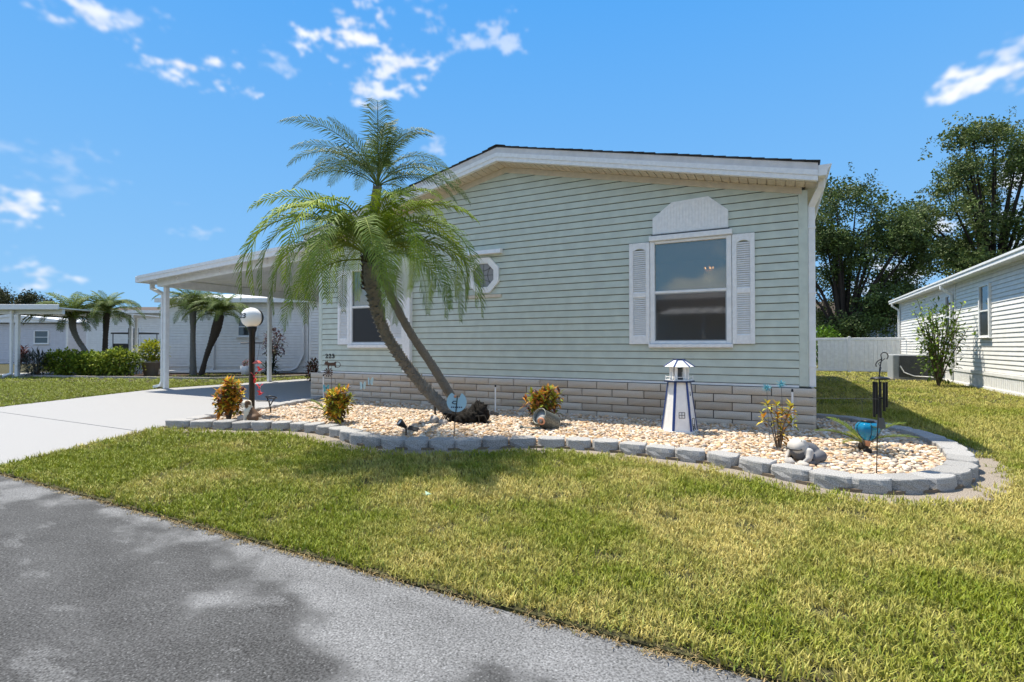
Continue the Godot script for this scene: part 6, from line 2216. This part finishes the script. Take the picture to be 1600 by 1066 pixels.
func lantern_and_chime() -> void:
	var l := thing("solar_lantern", "turquoise glass solar lantern on a short stake before the cycad", "lantern", Vector3(0.42, 0.05, 1.45), deg_to_rad(10.0))
	wire(l, "stake", [Vector3(0, -0.02, 0), Vector3(-0.004, 0.09, 0)], 0.012, M.black_metal, 8)
	var s := mb()
	cbox(s, Vector3(-0.035, 0.0, -0.02), Vector3(0.03, 0.045, 0.02), 0.006)
	put(l, "foot", s, M.black_metal)
	s = mb()
	lathe(s, [Vector2(0.0, 0.075), Vector2(0.018, 0.075), Vector2(0.024, 0.115), Vector2(0.03, 0.125), Vector2(0.0, 0.126)], 14)
	put(l, "collar", s, M.copper)
	s = mb()
	var prof := [Vector2(0.028, 0.126), Vector2(0.06, 0.155), Vector2(0.088, 0.195), Vector2(0.100, 0.23), Vector2(0.098, 0.262), Vector2(0.078, 0.288), Vector2(0.05, 0.298)]
	for k in 10:
		for i in prof.size() - 1:
			s.set_smooth_group(0)
			for j in 3:
				var q := []
				for c in [[0, 0], [0, 1], [1, 1], [1, 0]]:
					var f: float = (j + c[1]) / 3.0
					var a := TAU * (k + f) / 10
					var p: Vector2 = prof[i + c[0]]
					var rr := p.x * (0.90 + 0.10 * sin(PI * f))
					q.append(Vector3(cos(a) * rr, p.y, sin(a) * rr))
				quad(s, q[0], q[1], q[2], q[3])
	put(l, "glass_globe", s, M.blue_glass)
	s = mb()
	ball(s, Vector3(0.035, 0.04, 0.035), Transform3D(Basis.IDENTITY, Vector3(0, 0.225, 0)), 12)
	put(l, "inner_flower", s, M.blue_paint)
	for k in 5:
		var a := TAU * (k + 0.25) / 5
		var pts := []
		for p in prof: pts.append(Vector3(cos(a) * (p.x + 0.003), p.y, sin(a) * (p.x + 0.003)))
		wire(l, "cage_wire", pts, 0.0025, M.black_metal, 5)
	s = mb()
	lathe(s, [Vector2(0.0, 0.298), Vector2(0.056, 0.298), Vector2(0.056, 0.312), Vector2(0.0, 0.314)], 18)
	put(l, "solar_cap", s, M.black_plastic)
	# shepherd's hook
	var h := thing("shepherd_hook", "thin black shepherd's hook leaning at the right end of the bed", "garden hook", Vector3(0.36, 0.05, 2.34), deg_to_rad(27.45))
	var pole := [Vector3(0, -0.05, 0), Vector3(0.025, 0.3, -0.02), Vector3(0.055, 0.62, -0.04), Vector3(0.075, 0.82, -0.06), Vector3(0.10, 0.90, -0.07)]
	for k in 9:
		var a := PI * 0.9 - PI * 1.2 * k / 8
		pole.append(Vector3(0.125 + cos(a) * 0.03, 0.925 + sin(a) * 0.03, -0.075))
	wire(h, "pole", pole, 0.0042, M.black_metal)
	wire(h, "curl", [Vector3(0.10, 0.90, -0.075), Vector3(0.07, 0.885, -0.075), Vector3(0.055, 0.86, -0.075), Vector3(0.06, 0.84, -0.075)], 0.004, M.black_metal)
	wire(h, "side_rod", [Vector3(0.052, 0.585, -0.04), Vector3(-0.2, 0.59, -0.04), Vector3(-0.5, 0.592, -0.04)], 0.0018, M.dark_grey, 5)
	wire(h, "drop_wire", [Vector3(-0.08, 0.588, -0.04), Vector3(-0.08, 0.47, -0.04)], 0.0015, M.dark_grey, 5)
	# wind chime
	var c := thing("wind_chime", "black tube wind chime hanging from the shepherd's hook", "wind chime", h.position, h.rotation.y)
	var cx := Vector3(0.09, 0, -0.075)
	wire(c, "hanger", [cx + Vector3(0.04, 0.905, 0), cx + Vector3(-0.012, 0.865, 0), cx + Vector3(0.008, 0.83, 0), cx + Vector3(0.0, 0.80, 0)], 0.003, M.black_metal, 5)
	s = mb()
	lathe(s, [Vector2(0.0, 0.742), Vector2(0.066, 0.738), Vector2(0.066, 0.75), Vector2(0.05, 0.757), Vector2(0.0, 0.762)], 20, Transform3D(Basis.IDENTITY, cx))
	put(c, "top_disc", s, M.black_metal)
	for k in 3: wire(c, "cord", [cx + Vector3(cos(k * 2.1) * 0.03, 0.757, sin(k * 2.1) * 0.03), cx + Vector3(0, 0.802, 0)], 0.0013, M.dark_grey, 4)
	for k in 5:
		var a := TAU * k / 5 + 0.3
		var p := cx + Vector3(cos(a) * 0.042, 0, sin(a) * 0.042)
		var len_ := 0.20 + 0.028 * k
		wire(c, "tube_cord", [p + Vector3(0, 0.74, 0), p + Vector3(0, 0.715, 0)], 0.0012, M.dark_grey, 4)
		wire(c, "chime_tube", [p + Vector3(0, 0.718, 0), p + Vector3(0, 0.718 - len_, 0)], 0.0105, M.black_metal, 10)
	wire(c, "sail_cord", [cx + Vector3(0, 0.74, 0), cx + Vector3(0.005, 0.42, 0)], 0.0012, M.dark_grey, 4)
	s = mb()
	lathe(s, [Vector2(0.0, 0.585), Vector2(0.026, 0.585), Vector2(0.026, 0.595), Vector2(0.0, 0.595)], 14, Transform3D(Basis.IDENTITY, cx))
	put(c, "striker", s, M.black_metal)
	s = mb()
	prism(s, [Vector2(-0.02, 0.43), Vector2(0.02, 0.43), Vector2(0.036, 0.355), Vector2(0.0, 0.34), Vector2(-0.036, 0.355)], -0.004, 0.004, Transform3D(Basis.IDENTITY, cx + Vector3(0.005, 0, 0)))
	put(c, "wind_sail", s, M.dark_grey)

func _ready() -> void:
	rng.seed = 1
	field.seed = 3
	field.frequency = 0.05
	materials()
	light_and_camera()
	setting()
	bed_fringe = Geometry2D.offset_polygon(bed, 0.20, Geometry2D.JOIN_ROUND)[0]
	main_house()
	chandelier()
	carport()
	neighbours()
	fence()
	edging()
	gravel()
	palms()
	greenery()
	ornaments()
	lawn()
